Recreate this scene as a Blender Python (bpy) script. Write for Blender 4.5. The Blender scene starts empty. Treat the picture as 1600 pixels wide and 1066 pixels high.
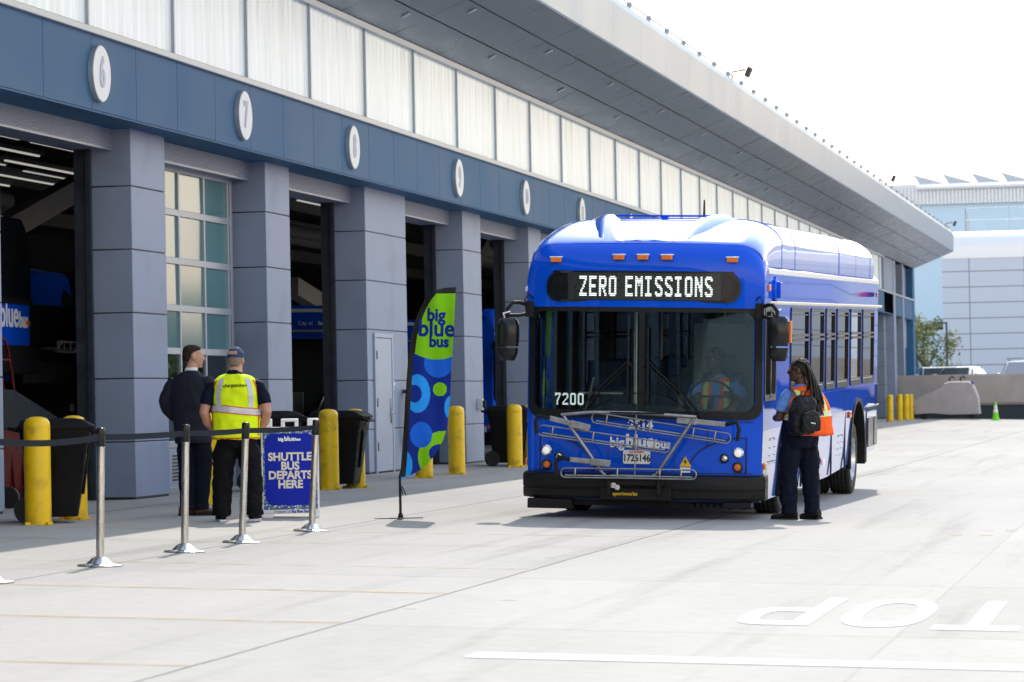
import bpy, bmesh, math, random
from mathutils import Vector, Matrix, Euler, noise
random.seed(7)
R_ = math.radians
SC = bpy.context.scene
COL = SC.collection

# ------------------------------------------------------------------ camera
F = 5200.0                                   # focal length in photo pixels (1600 wide)
PHI = math.atan2(1038, F); PITCH = math.atan2(91.2, F); ROLL = 0.0185
cam_d = bpy.data.cameras.new('camera'); cam = bpy.data.objects.new('camera', cam_d); COL.objects.link(cam)
cam_d.sensor_width = 36; cam_d.lens = 36 * F / 1600; cam_d.clip_start = .5; cam_d.clip_end = 6000
fw = Vector((-math.sin(PHI)*math.cos(PITCH), math.cos(PHI)*math.cos(PITCH), math.sin(PITCH)))
r0 = Vector((math.cos(PHI), math.sin(PHI), 0)); u0 = r0.cross(fw)
rv = r0*math.cos(ROLL) - u0*math.sin(ROLL); uv = u0*math.cos(ROLL) + r0*math.sin(ROLL)
cam.matrix_world = Matrix(((rv.x, uv.x, -fw.x, 12.41), (rv.y, uv.y, -fw.y, 0), (rv.z, uv.z, -fw.z, 1.13), (0, 0, 0, 1)))
cam_d.dof.use_dof = True; cam_d.dof.focus_distance = 36.0; cam_d.dof.aperture_fstop = 5.0
SC.camera = cam
# ------------------------------------------------------------------ sky, sun, exposure
TO_SUN = Vector((-.055, .90, 1.0)).normalized()
ELEV = math.asin(TO_SUN.z)
w = bpy.data.worlds.new('World'); SC.world = w; w.use_nodes = True
nt = w.node_tree; bg = nt.nodes['Background']
sk = nt.nodes.new('ShaderNodeTexSky'); sk.sky_type = 'NISHITA'; sk.sun_disc = False
sk.sun_elevation = ELEV; sk.sun_rotation = math.atan2(TO_SUN.x, TO_SUN.y)
sk.air_density = 3.0; sk.dust_density = .3; sk.ozone_density = 1.0
hs = nt.nodes.new('ShaderNodeHueSaturation'); hs.inputs['Saturation'].default_value = .62
nt.links.new(sk.outputs[0], hs.inputs['Color']); tn = nt.nodes.new('ShaderNodeVectorMath'); tn.operation = 'MULTIPLY'; tn.inputs[1].default_value = (.98, .97, 1.10); nt.links.new(hs.outputs[0], tn.inputs[0]); nt.links.new(tn.outputs[0], bg.inputs[0]); bg.inputs[1].default_value = .15
sun_d = bpy.data.lights.new('sun', 'SUN'); sun_d.energy = 2.0; sun_d.angle = R_(.5); sun_d.color = (1, .945, .85)
sun = bpy.data.objects.new('sun', sun_d); COL.objects.link(sun)
sun.rotation_euler = TO_SUN.to_track_quat('Z', 'Y').to_euler(); sun.location = (0, 60, 60)
SC.view_settings.view_transform = 'Standard'; SC.view_settings.look = 'None'; SC.view_settings.exposure = .9; SC.view_settings.gamma = 1
SC.view_settings.use_curve_mapping = False
SC.cycles.use_denoising = True; SC.cycles.max_bounces = 7; SC.cycles.transparent_max_bounces = 16
SC.cycles.sample_clamp_indirect = 8; SC.cycles.caustics_reflective = False; SC.cycles.caustics_refractive = False

# ------------------------------------------------------------------ materials
def node_mat(name):
    m = bpy.data.materials.new(name); m.use_nodes = True
    return m, m.node_tree, m.node_tree.nodes['Principled BSDF']
def pbr(name, col, rough=.5, metal=0, var=.12, scale=6, bump=0, bscale=40, coat=0, emit=0, spec=.5, streak=None, dirt=None, cior=1.5, stint=None):
    """Principled material whose colour and gloss wander a little with object-space noise."""
    m, t, b = node_mat(name)
    tc = t.nodes.new('ShaderNodeTexCoord'); n = t.nodes.new('ShaderNodeTexNoise')
    n.inputs['Scale'].default_value = scale; n.inputs['Detail'].default_value = 6
    src = tc.outputs['Object']
    if streak:
        mp = t.nodes.new('ShaderNodeMapping'); mp.inputs['Scale'].default_value = streak
        t.links.new(src, mp.inputs[0]); src = mp.outputs[0]
    t.links.new(src, n.inputs['Vector'])
    r = t.nodes.new('ShaderNodeMapRange'); r.inputs['From Min'].default_value = .3; r.inputs['From Max'].default_value = .7
    r.inputs['To Min'].default_value = 1-var; r.inputs['To Max'].default_value = 1+var
    t.links.new(n.outputs['Fac'], r.inputs[0])
    mx = t.nodes.new('ShaderNodeVectorMath'); mx.operation = 'SCALE'; mx.inputs[0].default_value = col[:3]
    t.links.new(r.outputs[0], mx.inputs['Scale']); out = mx.outputs[0]
    if dirt:
        n2 = t.nodes.new('ShaderNodeTexNoise'); n2.inputs['Scale'].default_value = dirt[1]; n2.inputs['Detail'].default_value = 8
        t.links.new(tc.outputs['Object'], n2.inputs['Vector'])
        rr = t.nodes.new('ShaderNodeMapRange'); rr.inputs['From Min'].default_value = .52; rr.inputs['From Max'].default_value = .72
        rr.inputs['To Max'].default_value = dirt[2]
        t.links.new(n2.outputs['Fac'], rr.inputs[0])
        mm = t.nodes.new('ShaderNodeMix'); mm.data_type = 'RGBA'; mm.inputs['B'].default_value = (*dirt[0], 1)
        t.links.new(rr.outputs[0], mm.inputs['Factor']); t.links.new(out, mm.inputs['A']); out = mm.outputs['Result']
    t.links.new(out, b.inputs['Base Color'])
    r2 = t.nodes.new('ShaderNodeMapRange'); r2.inputs['From Min'].default_value = .3; r2.inputs['From Max'].default_value = .7
    r2.inputs['To Min'].default_value = max(0, rough*(1-var)); r2.inputs['To Max'].default_value = min(1, rough*(1+var*1.5))
    t.links.new(n.outputs['Fac'], r2.inputs[0]); t.links.new(r2.outputs[0], b.inputs['Roughness'])
    b.inputs['Metallic'].default_value = metal; b.inputs['Specular IOR Level'].default_value = spec
    if stint: b.inputs['Specular Tint'].default_value = stint
    if coat: b.inputs['Coat Weight'].default_value = coat; b.inputs['Coat Roughness'].default_value = .03; b.inputs['Coat IOR'].default_value = cior
    if emit:
        b.inputs['Emission Color'].default_value = (*col[:3], 1); b.inputs['Emission Strength'].default_value = emit
    if bump:
        nb = t.nodes.new('ShaderNodeTexNoise'); nb.inputs['Scale'].default_value = bscale; nb.inputs['Detail'].default_value = 5
        t.links.new(src, nb.inputs['Vector'])
        bp = t.nodes.new('ShaderNodeBump'); bp.inputs['Strength'].default_value = bump; bp.inputs['Distance'].default_value = .02
        t.links.new(nb.outputs['Fac'], bp.inputs['Height']); t.links.new(bp.outputs[0], b.inputs['Normal'])
    return m
def glass(name, tint, rough=0.0, ior=1.5, gcol=(1, 1, 1)):
    m, t, b = node_mat(name); t.nodes.remove(b)
    o = [n for n in t.nodes if n.type == 'OUTPUT_MATERIAL'][0]
    tr = t.nodes.new('ShaderNodeBsdfTransparent'); tr.inputs[0].default_value = (*tint, 1)
    g = t.nodes.new('ShaderNodeBsdfGlossy'); g.inputs['Roughness'].default_value = rough; g.inputs[0].default_value = (*gcol, 1)
    fr = t.nodes.new('ShaderNodeFresnel'); fr.inputs[0].default_value = ior
    mx = t.nodes.new('ShaderNodeMixShader')
    t.links.new(fr.outputs[0], mx.inputs[0]); t.links.new(tr.outputs[0], mx.inputs[1]); t.links.new(g.outputs[0], mx.inputs[2])
    t.links.new(mx.outputs[0], o.inputs[0])
    return m
def emitter(name, col, s):
    m, t, b = node_mat(name)
    b.inputs['Base Color'].default_value = (*[c*.5 for c in col], 1); b.inputs['Emission Color'].default_value = (*col, 1); b.inputs['Emission Strength'].default_value = s
    return m

M = {}
M['blue'] = pbr('bus_blue_paint', (.004, .088, .70), .32, 0, var=.03, scale=2, coat=1, bump=.012, bscale=2.2, spec=0, cior=1.33)
M['blue_roof'] = pbr('bus_roof_bright_blue', (.012, .13, .76), .26, 0, var=.03, scale=2, coat=1, bump=.012, bscale=2.2, spec=.6, cior=1.75)  # same bus blue, lightened with a stronger coat for brighter sky reflection
M['blue_lo'] = pbr('bus_skirt_bright_blue', (.03, .12, .66), .25, .1, var=.05, scale=2, coat=1, bump=.02, bscale=1.6, spec=.8, cior=1.9)  # bus blue lightened, coat raised to strengthen the pale ground reflection
M['trimwhite'] = pbr('white_trim', (.78, .8, .82), .3, var=.05)
M['black'] = pbr('black_rubber', (.010, .010, .011), .5, var=.25, scale=20, bump=.05, bscale=60, spec=.25)
M['blackgloss'] = pbr('black_gloss_plastic', (.008, .009, .011), .2, var=.2, scale=8, spec=.4)
M['tyre'] = pbr('tyre_rubber', (.016, .016, .017), .75, var=.25, scale=14, bump=.1)
M['alloy'] = pbr('polished_wheel', (.75, .75, .76), .25, 1, var=.2, scale=12)
M['steel'] = pbr('brushed_steel', (.52, .51, .5), .28, 1, var=.22, scale=9, streak=(6, 6, 1))
M['rack'] = pbr('rack_steel', (.34, .34, .35), .34, .85, var=.2, scale=14)
M['alu'] = pbr('aluminium_trim', (.62, .6, .55), .35, .7, var=.1)
M['amber'] = pbr('amber_lens', (.85, .2, .01), .2, var=.2, scale=90, coat=.6)
M['redlens'] = pbr('red_lens', (.6, .01, .03), .2, var=.1, coat=.6)
M['lamp'] = pbr('lamp_glass', (.8, .82, .85), .08, .4, var=.25, scale=60, coat=1)
M['lampglow'] = emitter('lit_headlamp', (1, .98, .92), .3)
M['chrome'] = pbr('chrome', (.7, .7, .72), .12, 1, var=.1)
M['led'] = emitter('lit_led', (.86, .93, .88), .62)
M['leddark'] = pbr('led_panel', (.02, .026, .026), .3, var=.2, scale=30)
M['white'] = pbr('white_paint', (.88, .88, .88), .45, var=.05)
M['vinylwhite'] = pbr('white_vinyl', (.93, .93, .94), .35, var=.04)
M['windshield'] = glass('windshield_glass', (.76, .88, .89), 0.0, 1.66, (.55, .86, 1.0))
M['sideglass'] = glass('tinted_glass', (.10, .11, .12), .01, 1.5)
M['doorglass'] = glass('door_glass', (.16, .30, .30), .01, 1.8, (.85, .97, .98))
M['frosted'] = pbr('insulated_glass', (.085, .20, .215), .1, var=.08, scale=1.5, spec=.6, stint=(.5, .85, 1, 1))
M['dimglass'] = pbr('dim_glass', (.006, .007, .009), .3, var=.1, spec=.12)
M['skylight'] = pbr('skylight_grey', (.42, .47, .53), .5, var=.05)
M['cabin'] = pbr('cabin_grey', (.05, .055, .06), .6, var=.15)
M['cabinlight'] = pbr('cabin_panel', (.16, .17, .18), .6, var=.15)
M['seat'] = pbr('seat_fabric', (.015, .03, .1), .8, var=.3, scale=30)
M['cladlight'] = pbr('pillar_cladding', (.25, .305, .425), .55, .0, var=.05, scale=1.2, bump=.01, dirt=((.14, .165, .22), 1.1, .34), spec=.35)
M['fascia'] = pbr('blue_fascia_cladding', (.036, .116, .235), .6, .0, var=.05, scale=.8, bump=.008, dirt=((.035, .095, .21), 1.0, .25), spec=.2)
M['fasciadark'] = pbr('fascia_seam', (.01, .015, .025), .6)
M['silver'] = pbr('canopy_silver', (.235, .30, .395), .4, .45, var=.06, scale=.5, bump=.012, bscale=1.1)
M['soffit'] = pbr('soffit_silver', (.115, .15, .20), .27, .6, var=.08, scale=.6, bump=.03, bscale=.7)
M['seam'] = pbr('dark_seam', (.02, .022, .026), .6)
M['mullion'] = pbr('mullion_grey', (.36, .40, .46), .4, .3, var=.06)
M['shutter'] = pbr('shutter_grey', (.29, .33, .42), .4, .3, var=.06)
M['doorpaint'] = pbr('door_paint', (.33, .39, .52), .4, var=.05, dirt=((.2, .24, .33), 3, .2))
M['doorframe'] = pbr('door_frame_paint', (.22, .26, .36), .4, var=.06)
M['jamb'] = pbr('dark_steel', (.03, .04, .055), .45, .3, var=.2)
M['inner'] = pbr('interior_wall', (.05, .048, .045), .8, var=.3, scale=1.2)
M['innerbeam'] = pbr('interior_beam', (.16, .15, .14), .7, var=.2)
M['tube'] = emitter('lit_tube', (1, .97, .88), .22)
M['yellow'] = pbr('bollard_yellow', (.90, .57, .002), .38, var=.06, scale=3, dirt=((.16, .10, .02), 6, .55))
M['bin'] = pbr('bin_plastic', (.006, .006, .007), .5, var=.3, scale=10, bump=.08, bscale=30, spec=.15)
M['signwhite'] = pbr('sign_white', (.78, .79, .8), .4, var=.05)
M['signface'] = pbr('disc_face', (.72, .74, .78), .45, var=.04)
M['numeral'] = pbr('numeral_grey', (.40, .45, .52), .5, var=.04)
M['belt'] = pbr('belt_webbing', (.014, .018, .026), .9, var=.2, scale=60, spec=.1)
M['signblue'] = pbr('sign_blue', (.003, .018, .40), .4, var=.04, spec=.12)
M['letter'] = pbr('letter_tan', (.78, .70, .60), .5, var=.04)
M['skin'] = pbr('light_skin', (.50, .27, .19), .5, var=.12, scale=18)
M['skinr'] = pbr('ruddy_skin', (.52, .27, .19), .5, var=.12, scale=18)
M['skind'] = pbr('brown_skin', (.09, .042, .025), .5, var=.15, scale=18)
M['suit'] = None
M['navy'] = pbr('navy_cloth', (.004, .008, .024), .85, var=.3, scale=9, bump=.15, bscale=200, spec=.15)
M['trouser'] = pbr('navy_trouser', (.004, .007, .018), .85, var=.3, scale=6, bump=.15, bscale=150, spec=.15)
M['blackcloth'] = pbr('black_cloth', (.005, .005, .007), .85, var=.35, scale=6, bump=.15, bscale=150, spec=.15)
M['neon'] = pbr('neon_yellow', (.80, 1.0, .01), .7, var=.06, scale=9, bump=.15, bscale=120, spec=.2)
M['orange'] = pbr('safety_orange', (1.0, .13, .012), .7, var=.08, scale=9, bump=.15, bscale=120, spec=.2)
M['tapegrey'] = pbr('silver_tape', (.62, .62, .66), .35, .1, var=.1, scale=60)
M['tapelime'] = pbr('lime_tape', (.75, .82, .25), .4, var=.1, scale=60)
M['redpipe'] = pbr('red_piping', (.75, .08, .02), .7)
M['polo'] = pbr('polo_blue', (.10, .24, .62), .8, var=.12, scale=12, bump=.15, bscale=120)
M['brown'] = pbr('brown_leather', (.10, .035, .015), .35, var=.3, scale=14)
M['hairgrey'] = pbr('short_hair', (.03, .022, .017), .8, var=.5, scale=60, bump=.5, bscale=220, spec=.15)
M['hairlight'] = pbr('grey_hair', (.25, .19, .15), .75, var=.3, scale=60, bump=.4, bscale=220)
M['braid'] = pbr('braid_hair', (.014, .008, .006), .6, var=.5, scale=60, bump=.5, bscale=90)
M['cap'] = pbr('cap_denim', (.02, .05, .13), .8, var=.25, scale=30)
M['collar'] = pbr('white_collar', (.75, .75, .76), .7)
M['eye'] = pbr('eye_white', (.6, .58, .55), .3)
M['pack'] = pbr('pack_nylon', (.006, .006, .008), .55, var=.3, scale=20, bump=.3, bscale=40, spec=.25)
M['strap'] = pbr('pack_grey', (.05, .05, .055), .6)
M['tarp'] = pbr('grey_tarp', (.44, .40, .42), .8, var=.08, scale=3, bump=.1, bscale=8)
M['greencone'] = pbr('lime_cone', (.22, .75, .02), .5)
M['concrete'] = pbr('wall_concrete', (.42, .385, .37), .85, var=.14, scale=.8, bump=.06, bscale=3, dirt=((.3, .27, .26), 1.2, .4))
M['darkfence'] = pbr('dark_screen', (.03, .045, .06), .7)
M['carwhite'] = pbr('car_white', (.72, .73, .75), .2, coat=1, var=.04)
M['carglass'] = pbr('car_glass', (.03, .04, .05), .06, var=.1, coat=1, cior=2.2)
M['leaf'] = pbr('leaf_green', (.075, .12, .03), .55, var=.5, scale=1.5)
M['leafy'] = pbr('leaf_yellow', (.28, .26, .05), .55, var=.4, scale=1.5)
M['bark'] = pbr('bark', (.08, .06, .045), .9, var=.3)
M['red'] = pbr('red_enamel', (.09, .006, .004), .6, var=.15, spec=.1)
M['toolgrey'] = pbr('tool_grey', (.022, .027, .032), .75, var=.15, spec=.08)
M['rib'] = pbr('pale_ribbed_metal', (.74, .78, .82), .5, .1, var=.04)
M['bluewall'] = pbr('hazed_pale_blue_wall', (.50, .68, .84), .5, var=.05, scale=.2)  # far wall paled in its colour in place of distance haze
M['handicap'] = pbr('notice_blue', (.02, .2, .6), .4)

# ------------------------------------------------------------------ mesh builder
class MB:
    def __init__(s): s.v = []; s.f = []; s.mi = []; s.sm = []
    def add(s, vs, fs, smooth=False, mi=0, mat=None):
        o = len(s.v); s.v += [tuple(mat @ Vector(p)) if mat else tuple(p) for p in vs]
        for f in fs: s.f.append(tuple(i+o for i in f)); s.mi.append(mi); s.sm.append(smooth)
        return s
    def box(s, c, d, rot=None, mi=0):
        x, y, z = d[0]/2, d[1]/2, d[2]/2
        vs = [Vector((sx*x, sy*y, sz*z)) for sz in (-1, 1) for sy in (-1, 1) for sx in (-1, 1)]
        if rot is not None: vs = [rot @ p for p in vs]
        vs = [p + Vector(c) for p in vs]
        return s.add(vs, [(0, 2, 3, 1), (4, 5, 7, 6), (0, 1, 5, 4), (2, 6, 7, 3), (0, 4, 6, 2), (1, 3, 7, 5)], mi=mi)
    def bx(s, x0, x1, y0, y1, z0, z1, mi=0): return s.box(((x0+x1)/2, (y0+y1)/2, (z0+z1)/2), (abs(x1-x0), abs(y1-y0), abs(z1-z0)), mi=mi)
    def loft(s, rings, caps=True, smooth=True, closed=True, mi=0):
        n = len(rings[0]); vs = [p for r in rings for p in r]; fs = []
        for i in range(len(rings)-1):
            for j in range(n if closed else n-1):
                k = (j+1) % n; fs.append((i*n+j, i*n+k, (i+1)*n+k, (i+1)*n+j))
        s.add(vs, fs, smooth, mi)
        if caps and closed:
            o = len(s.v)-len(vs)
            s.f.append(tuple(o+j for j in reversed(range(n)))); s.mi.append(mi); s.sm.append(False)
            b = o+(len(rings)-1)*n; s.f.append(tuple(b+j for j in range(n))); s.mi.append(mi); s.sm.append(False)
        return s
    def tube(s, path, r, n=8, caps=True, mi=0, flat=None):
        P = [Vector(p) for p in path]; rs = r if isinstance(r, (list, tuple)) else [r]*len(P)
        T = [(P[min(i+1, len(P)-1)]-P[max(i-1, 0)]).normalized() for i in range(len(P))]
        up = Vector((0, 0, 1)) if abs(T[0].z) < .9 else Vector((1, 0, 0))
        a = T[0].cross(up).normalized(); rings = []
        for i, p in enumerate(P):
            a = (a - T[i]*a.dot(T[i])).normalized(); b = T[i].cross(a)
            fx = flat or 1
            rings.append([p + a*(rs[i]*math.cos(2*math.pi*k/n)) + b*(rs[i]*fx*math.sin(2*math.pi*k/n)) for k in range(n)])
        return s.loft(rings, caps, True, mi=mi)
    def lathe(s, prof, c=(0, 0, 0), n=24, axis='z', smooth=True, mi=0, caps=True):
        rings = []
        for r, h in prof:
            ring = []
            for k in range(n):
                a = 2*math.pi*k/n; x, y = r*math.cos(a), r*math.sin(a)
                p = {'z': (x, y, h), 'x': (h, x, y), 'y': (x, h, y) if False else (y, h, x)}[axis]
                ring.append(Vector(p)+Vector(c))
            rings.append(ring)
        return s.loft(rings, caps, smooth, mi=mi)
    def prism(s, poly, fn, mi=0, smooth=False):
        """poly: 2D outline; fn(u, v, k) -> 3D point on face k (0 or 1)"""
        n = len(poly); vs = [fn(u, v, 0) for u, v in poly]+[fn(u, v, 1) for u, v in poly]
        fs = [tuple(range(n)), tuple(n+i for i in reversed(range(n)))]+[(i, i+n, (i+1) % n+n, (i+1) % n) for i in range(n)]
        return s.add(vs, fs, smooth, mi)
    def ring_prism(s, a, b, fn, mi=0):
        n = len(a); vs = [fn(u, v, k) for k in (0, 1) for P in (a, b) for u, v in P]
        fs = []
        for i in range(n):
            j = (i+1) % n
            fs += [(i, j, n+j, n+i), (2*n+i, 3*n+i, 3*n+j, 2*n+j), (i, 2*n+i, 2*n+j, j), (n+i, n+j, 3*n+j, 3*n+i)]
        return s.add(vs, fs, False, mi)
    def sphere(s, c, r, n=14, m=9, mi=0):
        r = r if isinstance(r, (tuple, list)) else (r, r, r)
        rings = [[Vector(c)+Vector((r[0]*math.sin(math.pi*i/m)*math.cos(2*math.pi*k/n), r[1]*math.sin(math.pi*i/m)*math.sin(2*math.pi*k/n), -r[2]*math.cos(math.pi*i/m))) for k in range(n)] for i in range(1, m)]
        return s.loft(rings, True, True, mi=mi)
    def build(s, name, mat, parent=None, bevel=0, seg=2, mw=None, sharp=64):
        me = bpy.data.meshes.new(name); me.from_pydata(s.v, [], s.f)
        for m in (mat if isinstance(mat, (list, tuple)) else [mat]): me.materials.append(m)
        me.polygons.foreach_set('material_index', s.mi); me.polygons.foreach_set('use_smooth', s.sm)
        bm = bmesh.new(); bm.from_mesh(me); bmesh.ops.recalc_face_normals(bm, faces=bm.faces)
        for e in bm.edges:
            if len(e.link_faces) == 2 and (e.link_faces[0].smooth != e.link_faces[1].smooth or e.calc_face_angle(0) > R_(sharp)): e.smooth = False
        bm.to_mesh(me); bm.free()
        me.update()
        o = bpy.data.objects.new(name, me); COL.objects.link(o)
        if parent: o.parent = parent
        if mw is not None: o.matrix_basis = mw
        if bevel:
            b = o.modifiers.new('bevel', 'BEVEL'); b.width = bevel; b.segments = seg; b.limit_method = 'ANGLE'; b.angle_limit = R_(40)
            me.polygons.foreach_set('use_smooth', [True]*len(me.polygons)); 
            sbe = o.modifiers.new('wn', 'WEIGHTED_NORMAL'); sbe.keep_sharp = True
        return o
def rrect(x0, x1, y0, y1, r, n=5):
    pts = []
    for cx, cy, a0 in ((x1-r, y1-r, 0), (x0+r, y1-r, 90), (x0+r, y0+r, 180), (x1-r, y0+r, 270)):
        for k in range(n+1):
            a = R_(a0+90*k/n); pts.append((cx+r*math.cos(a), cy+r*math.sin(a)))
    return pts
def empty(name, loc=(0, 0, 0), rot=(0, 0, 0)):
    o = bpy.data.objects.new(name, None); COL.objects.link(o); o.location = loc; o.rotation_euler = rot; o.empty_display_size = .2
    return o
def tag(o, label=None, cat=None, group=None, kind=None):
    for k, v in (('label', label), ('category', cat), ('group', group), ('kind', kind)):
        if v: o[k] = v
    return o
def kids(o): return [c for c in bpy.data.objects if c.parent == o]
def copy_tree(o, parent=None, skip=()):
    c = o.copy(); COL.objects.link(c)
    if parent: c.parent = parent
    for ch in kids(o):
        if ch.name.split('.')[0] not in skip: copy_tree(ch, c, skip)
    return c
def bake(o):
    dg = bpy.context.evaluated_depsgraph_get(); me = bpy.data.meshes.new_from_object(o.evaluated_get(dg))
    old = o.data; o.modifiers.clear(); o.data = me; bpy.data.meshes.remove(old); return o
_tc = {}
def text_mesh(s, size, ext, bold=0, sx=1, sp=1):
    cu = bpy.data.curves.new('t', 'FONT'); cu.body = s; cu.size = size; cu.extrude = ext; cu.offset = bold; cu.align_x = 'CENTER'; cu.align_y = 'CENTER'
    cu.space_character = sp; cu.resolution_u = 4
    o = bpy.data.objects.new('t', cu); COL.objects.link(o)
    dg = bpy.context.evaluated_depsgraph_get(); dg.update(); me = bpy.data.meshes.new_from_object(o.evaluated_get(dg))
    bpy.data.objects.remove(o); bpy.data.curves.remove(cu)
    for v in me.vertices: v.co.x *= sx
    return me
def text(name, s, size, ext, mat, parent, mw, bold=0, sx=1, sp=1, warp=None):
    me = text_mesh(s, size, ext, bold, sx, sp); me.materials.clear(); me.materials.append(mat)
    if warp:
        for v in me.vertices: v.co = warp(v.co)
    me.name = name; o = bpy.data.objects.new(name, me); COL.objects.link(o)
    if parent: o.parent = parent
    o.matrix_basis = mw
    return o
def FACE(loc, rz=0, tilt=0):
    """text plane standing upright and facing local -y (readable from the -y side)"""
    return Matrix.Translation(loc) @ Matrix.Rotation(rz, 4, 'Z') @ Matrix.Rotation(math.pi/2+tilt, 4, 'X')
CF = .0266
def G(x): return -CF*min(max(x, 0), 60)
HEAD = PHI     # rotating by +PHI about z makes local +y point along the view
# ================================================================== SETTING
m, t, b = node_mat('yard_concrete'); M['yard'] = m
g = t.nodes.new('ShaderNodeNewGeometry'); sx = t.nodes.new('ShaderNodeSeparateXYZ'); t.links.new(g.outputs['Position'], sx.inputs[0])
def mth(op, a, bb=None):
    n = t.nodes.new('ShaderNodeMath'); n.operation = op
    for i, q in enumerate((a, bb)):
        if q is None: continue
        if isinstance(q, (int, float)): n.inputs[i].default_value = q
        else: t.links.new(q, n.inputs[i])
    return n.outputs[0]
def noi(scale, det=6, vec=None, rough=.6):
    n = t.nodes.new('ShaderNodeTexNoise'); n.inputs['Scale'].default_value = scale; n.inputs['Detail'].default_value = det; n.inputs['Roughness'].default_value = rough
    t.links.new(vec or g.outputs['Position'], n.inputs['Vector']); return n.outputs['Fac']
wob = mth('MULTIPLY', mth('SUBTRACT', noi(1.5), .5), .035)
def jl(co, off, pitch, wd):
    a = mth('ADD', mth('SUBTRACT', co, off), wob)
    d = mth('SUBTRACT', mth('ABSOLUTE', mth('SUBTRACT', mth('FRACT', mth('ADD', mth('DIVIDE', a, pitch), .5)), .5)), 0)
    return mth('LESS_THAN', mth('MULTIPLY', d, pitch), wd)
jx = jl(sx.outputs[0], 4.14, 3.32, .010); jy = jl(sx.outputs[1], 19.35, 4.95, .009)
jx = mth('MULTIPLY', jx, mth('SUBTRACT', 1.0, mth('MULTIPLY', mth('GREATER_THAN', sx.outputs[0], 9.0), .85)))
jt = mth('MAXIMUM', jx, mth('MULTIPLY', jy, .65))
jn = mth('MULTIPLY', jt, mth('ADD', mth('MULTIPLY', noi(.9, 3), .6), .65))
mp = t.nodes.new('ShaderNodeMapping'); mp.inputs['Scale'].default_value = (1.6, .35, 1); t.links.new(g.outputs['Position'], mp.inputs[0])
a = mth('ADD', mth('MULTIPLY', noi(.35, 8, mp.outputs[0]), .55), mth('MULTIPLY', noi(7, 8), .45))
cr = t.nodes.new('ShaderNodeValToRGB'); cr.color_ramp.elements[0].position = .3; cr.color_ramp.elements[0].color = (.31, .292, .265, 1)
cr.color_ramp.elements[1].position = .7; cr.color_ramp.elements[1].color = (.415, .392, .36, 1); t.links.new(a, cr.inputs[0])
# broad dark stains and small drips of oil
st = t.nodes.new('ShaderNodeMapRange'); st.inputs['From Min'].default_value = .57; st.inputs['From Max'].default_value = .8; st.inputs['To Max'].default_value = .38
t.links.new(noi(.8, 9, mp.outputs[0], .7), st.inputs[0])
m1 = t.nodes.new('ShaderNodeMix'); m1.data_type = 'RGBA'; m1.inputs['B'].default_value = (.24, .225, .205, 1)
t.links.new(st.outputs[0], m1.inputs['Factor']); t.links.new(cr.outputs[0], m1.inputs['A'])
fl_ = t.nodes.new('ShaderNodeCombineXYZ'); t.links.new(mth('FLOOR', mth('DIVIDE', mth('SUBTRACT', sx.outputs[0], 4.14), 3.32)), fl_.inputs[0]); t.links.new(mth('FLOOR', mth('DIVIDE', mth('SUBTRACT', sx.outputs[1], 19.35), 4.95)), fl_.inputs[1])
wn = t.nodes.new('ShaderNodeTexWhiteNoise'); wn.noise_dimensions = '2D'; t.links.new(fl_.outputs[0], wn.inputs['Vector'])
mp4 = t.nodes.new('ShaderNodeMapping'); mp4.inputs['Scale'].default_value = (2.6, .09, 1); mp4.inputs['Rotation'].default_value = (0, 0, .12); t.links.new(g.outputs['Position'], mp4.inputs[0])
trk = t.nodes.new('ShaderNodeMapRange'); trk.inputs['From Min'].default_value = .56; trk.inputs['From Max'].default_value = .72; t.links.new(noi(.9, 5, mp4.outputs[0], .55), trk.inputs[0])
tone = mth('ADD', mth('MULTIPLY', mth('SUBTRACT', wn.outputs['Value'], .5), .11), mth('SUBTRACT', 1.0, mth('MULTIPLY', trk.outputs[0], mth('MULTIPLY', noi(9, 4), .42))))
tv = t.nodes.new('ShaderNodeVectorMath'); tv.operation = 'SCALE'; t.links.new(m1.outputs['Result'], tv.inputs[0]); t.links.new(tone, tv.inputs['Scale'])
vo = t.nodes.new('ShaderNodeTexVoronoi'); vo.inputs['Scale'].default_value = .55; t.links.new(g.outputs['Position'], vo.inputs['Vector'])
sp = mth('MULTIPLY', mth('LESS_THAN', vo.outputs['Distance'], .045), .55)
m2 = t.nodes.new('ShaderNodeMix'); m2.data_type = 'RGBA'; m2.inputs['B'].default_value = (.16, .15, .14, 1)
t.links.new(sp, m2.inputs['Factor']); t.links.new(tv.outputs[0], m2.inputs['A'])
m3 = t.nodes.new('ShaderNodeMix'); m3.data_type = 'RGBA'; m3.inputs['B'].default_value = (.035, .034, .032, 1)
t.links.new(jn, m3.inputs['Factor']); t.links.new(m2.outputs['Result'], m3.inputs['A'])
t.links.new(m3.outputs['Result'], b.inputs['Base Color']); b.inputs['Roughness'].default_value = .78
bp = t.nodes.new('ShaderNodeBump'); bp.inputs['Strength'].default_value = .12; bp.inputs['Distance'].default_value = .01
t.links.new(noi(45, 6), bp.inputs['Height']); t.links.new(bp.outputs[0], b.inputs['Normal'])

q = MB(); xs = [-900, 0, 60, 900]; zs = [0, 0, G(60), G(60)]; ys = [-120, 0, 147.6, 3000]
q.add([(x, y, z) for y in ys for x, z in zip(xs, zs)], [(j*4+i, j*4+i+1, j*4+i+5, j*4+i+4) for j in range(3) for i in range(3)])
tag(q.build('ground', M['yard']), kind='structure')

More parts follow.
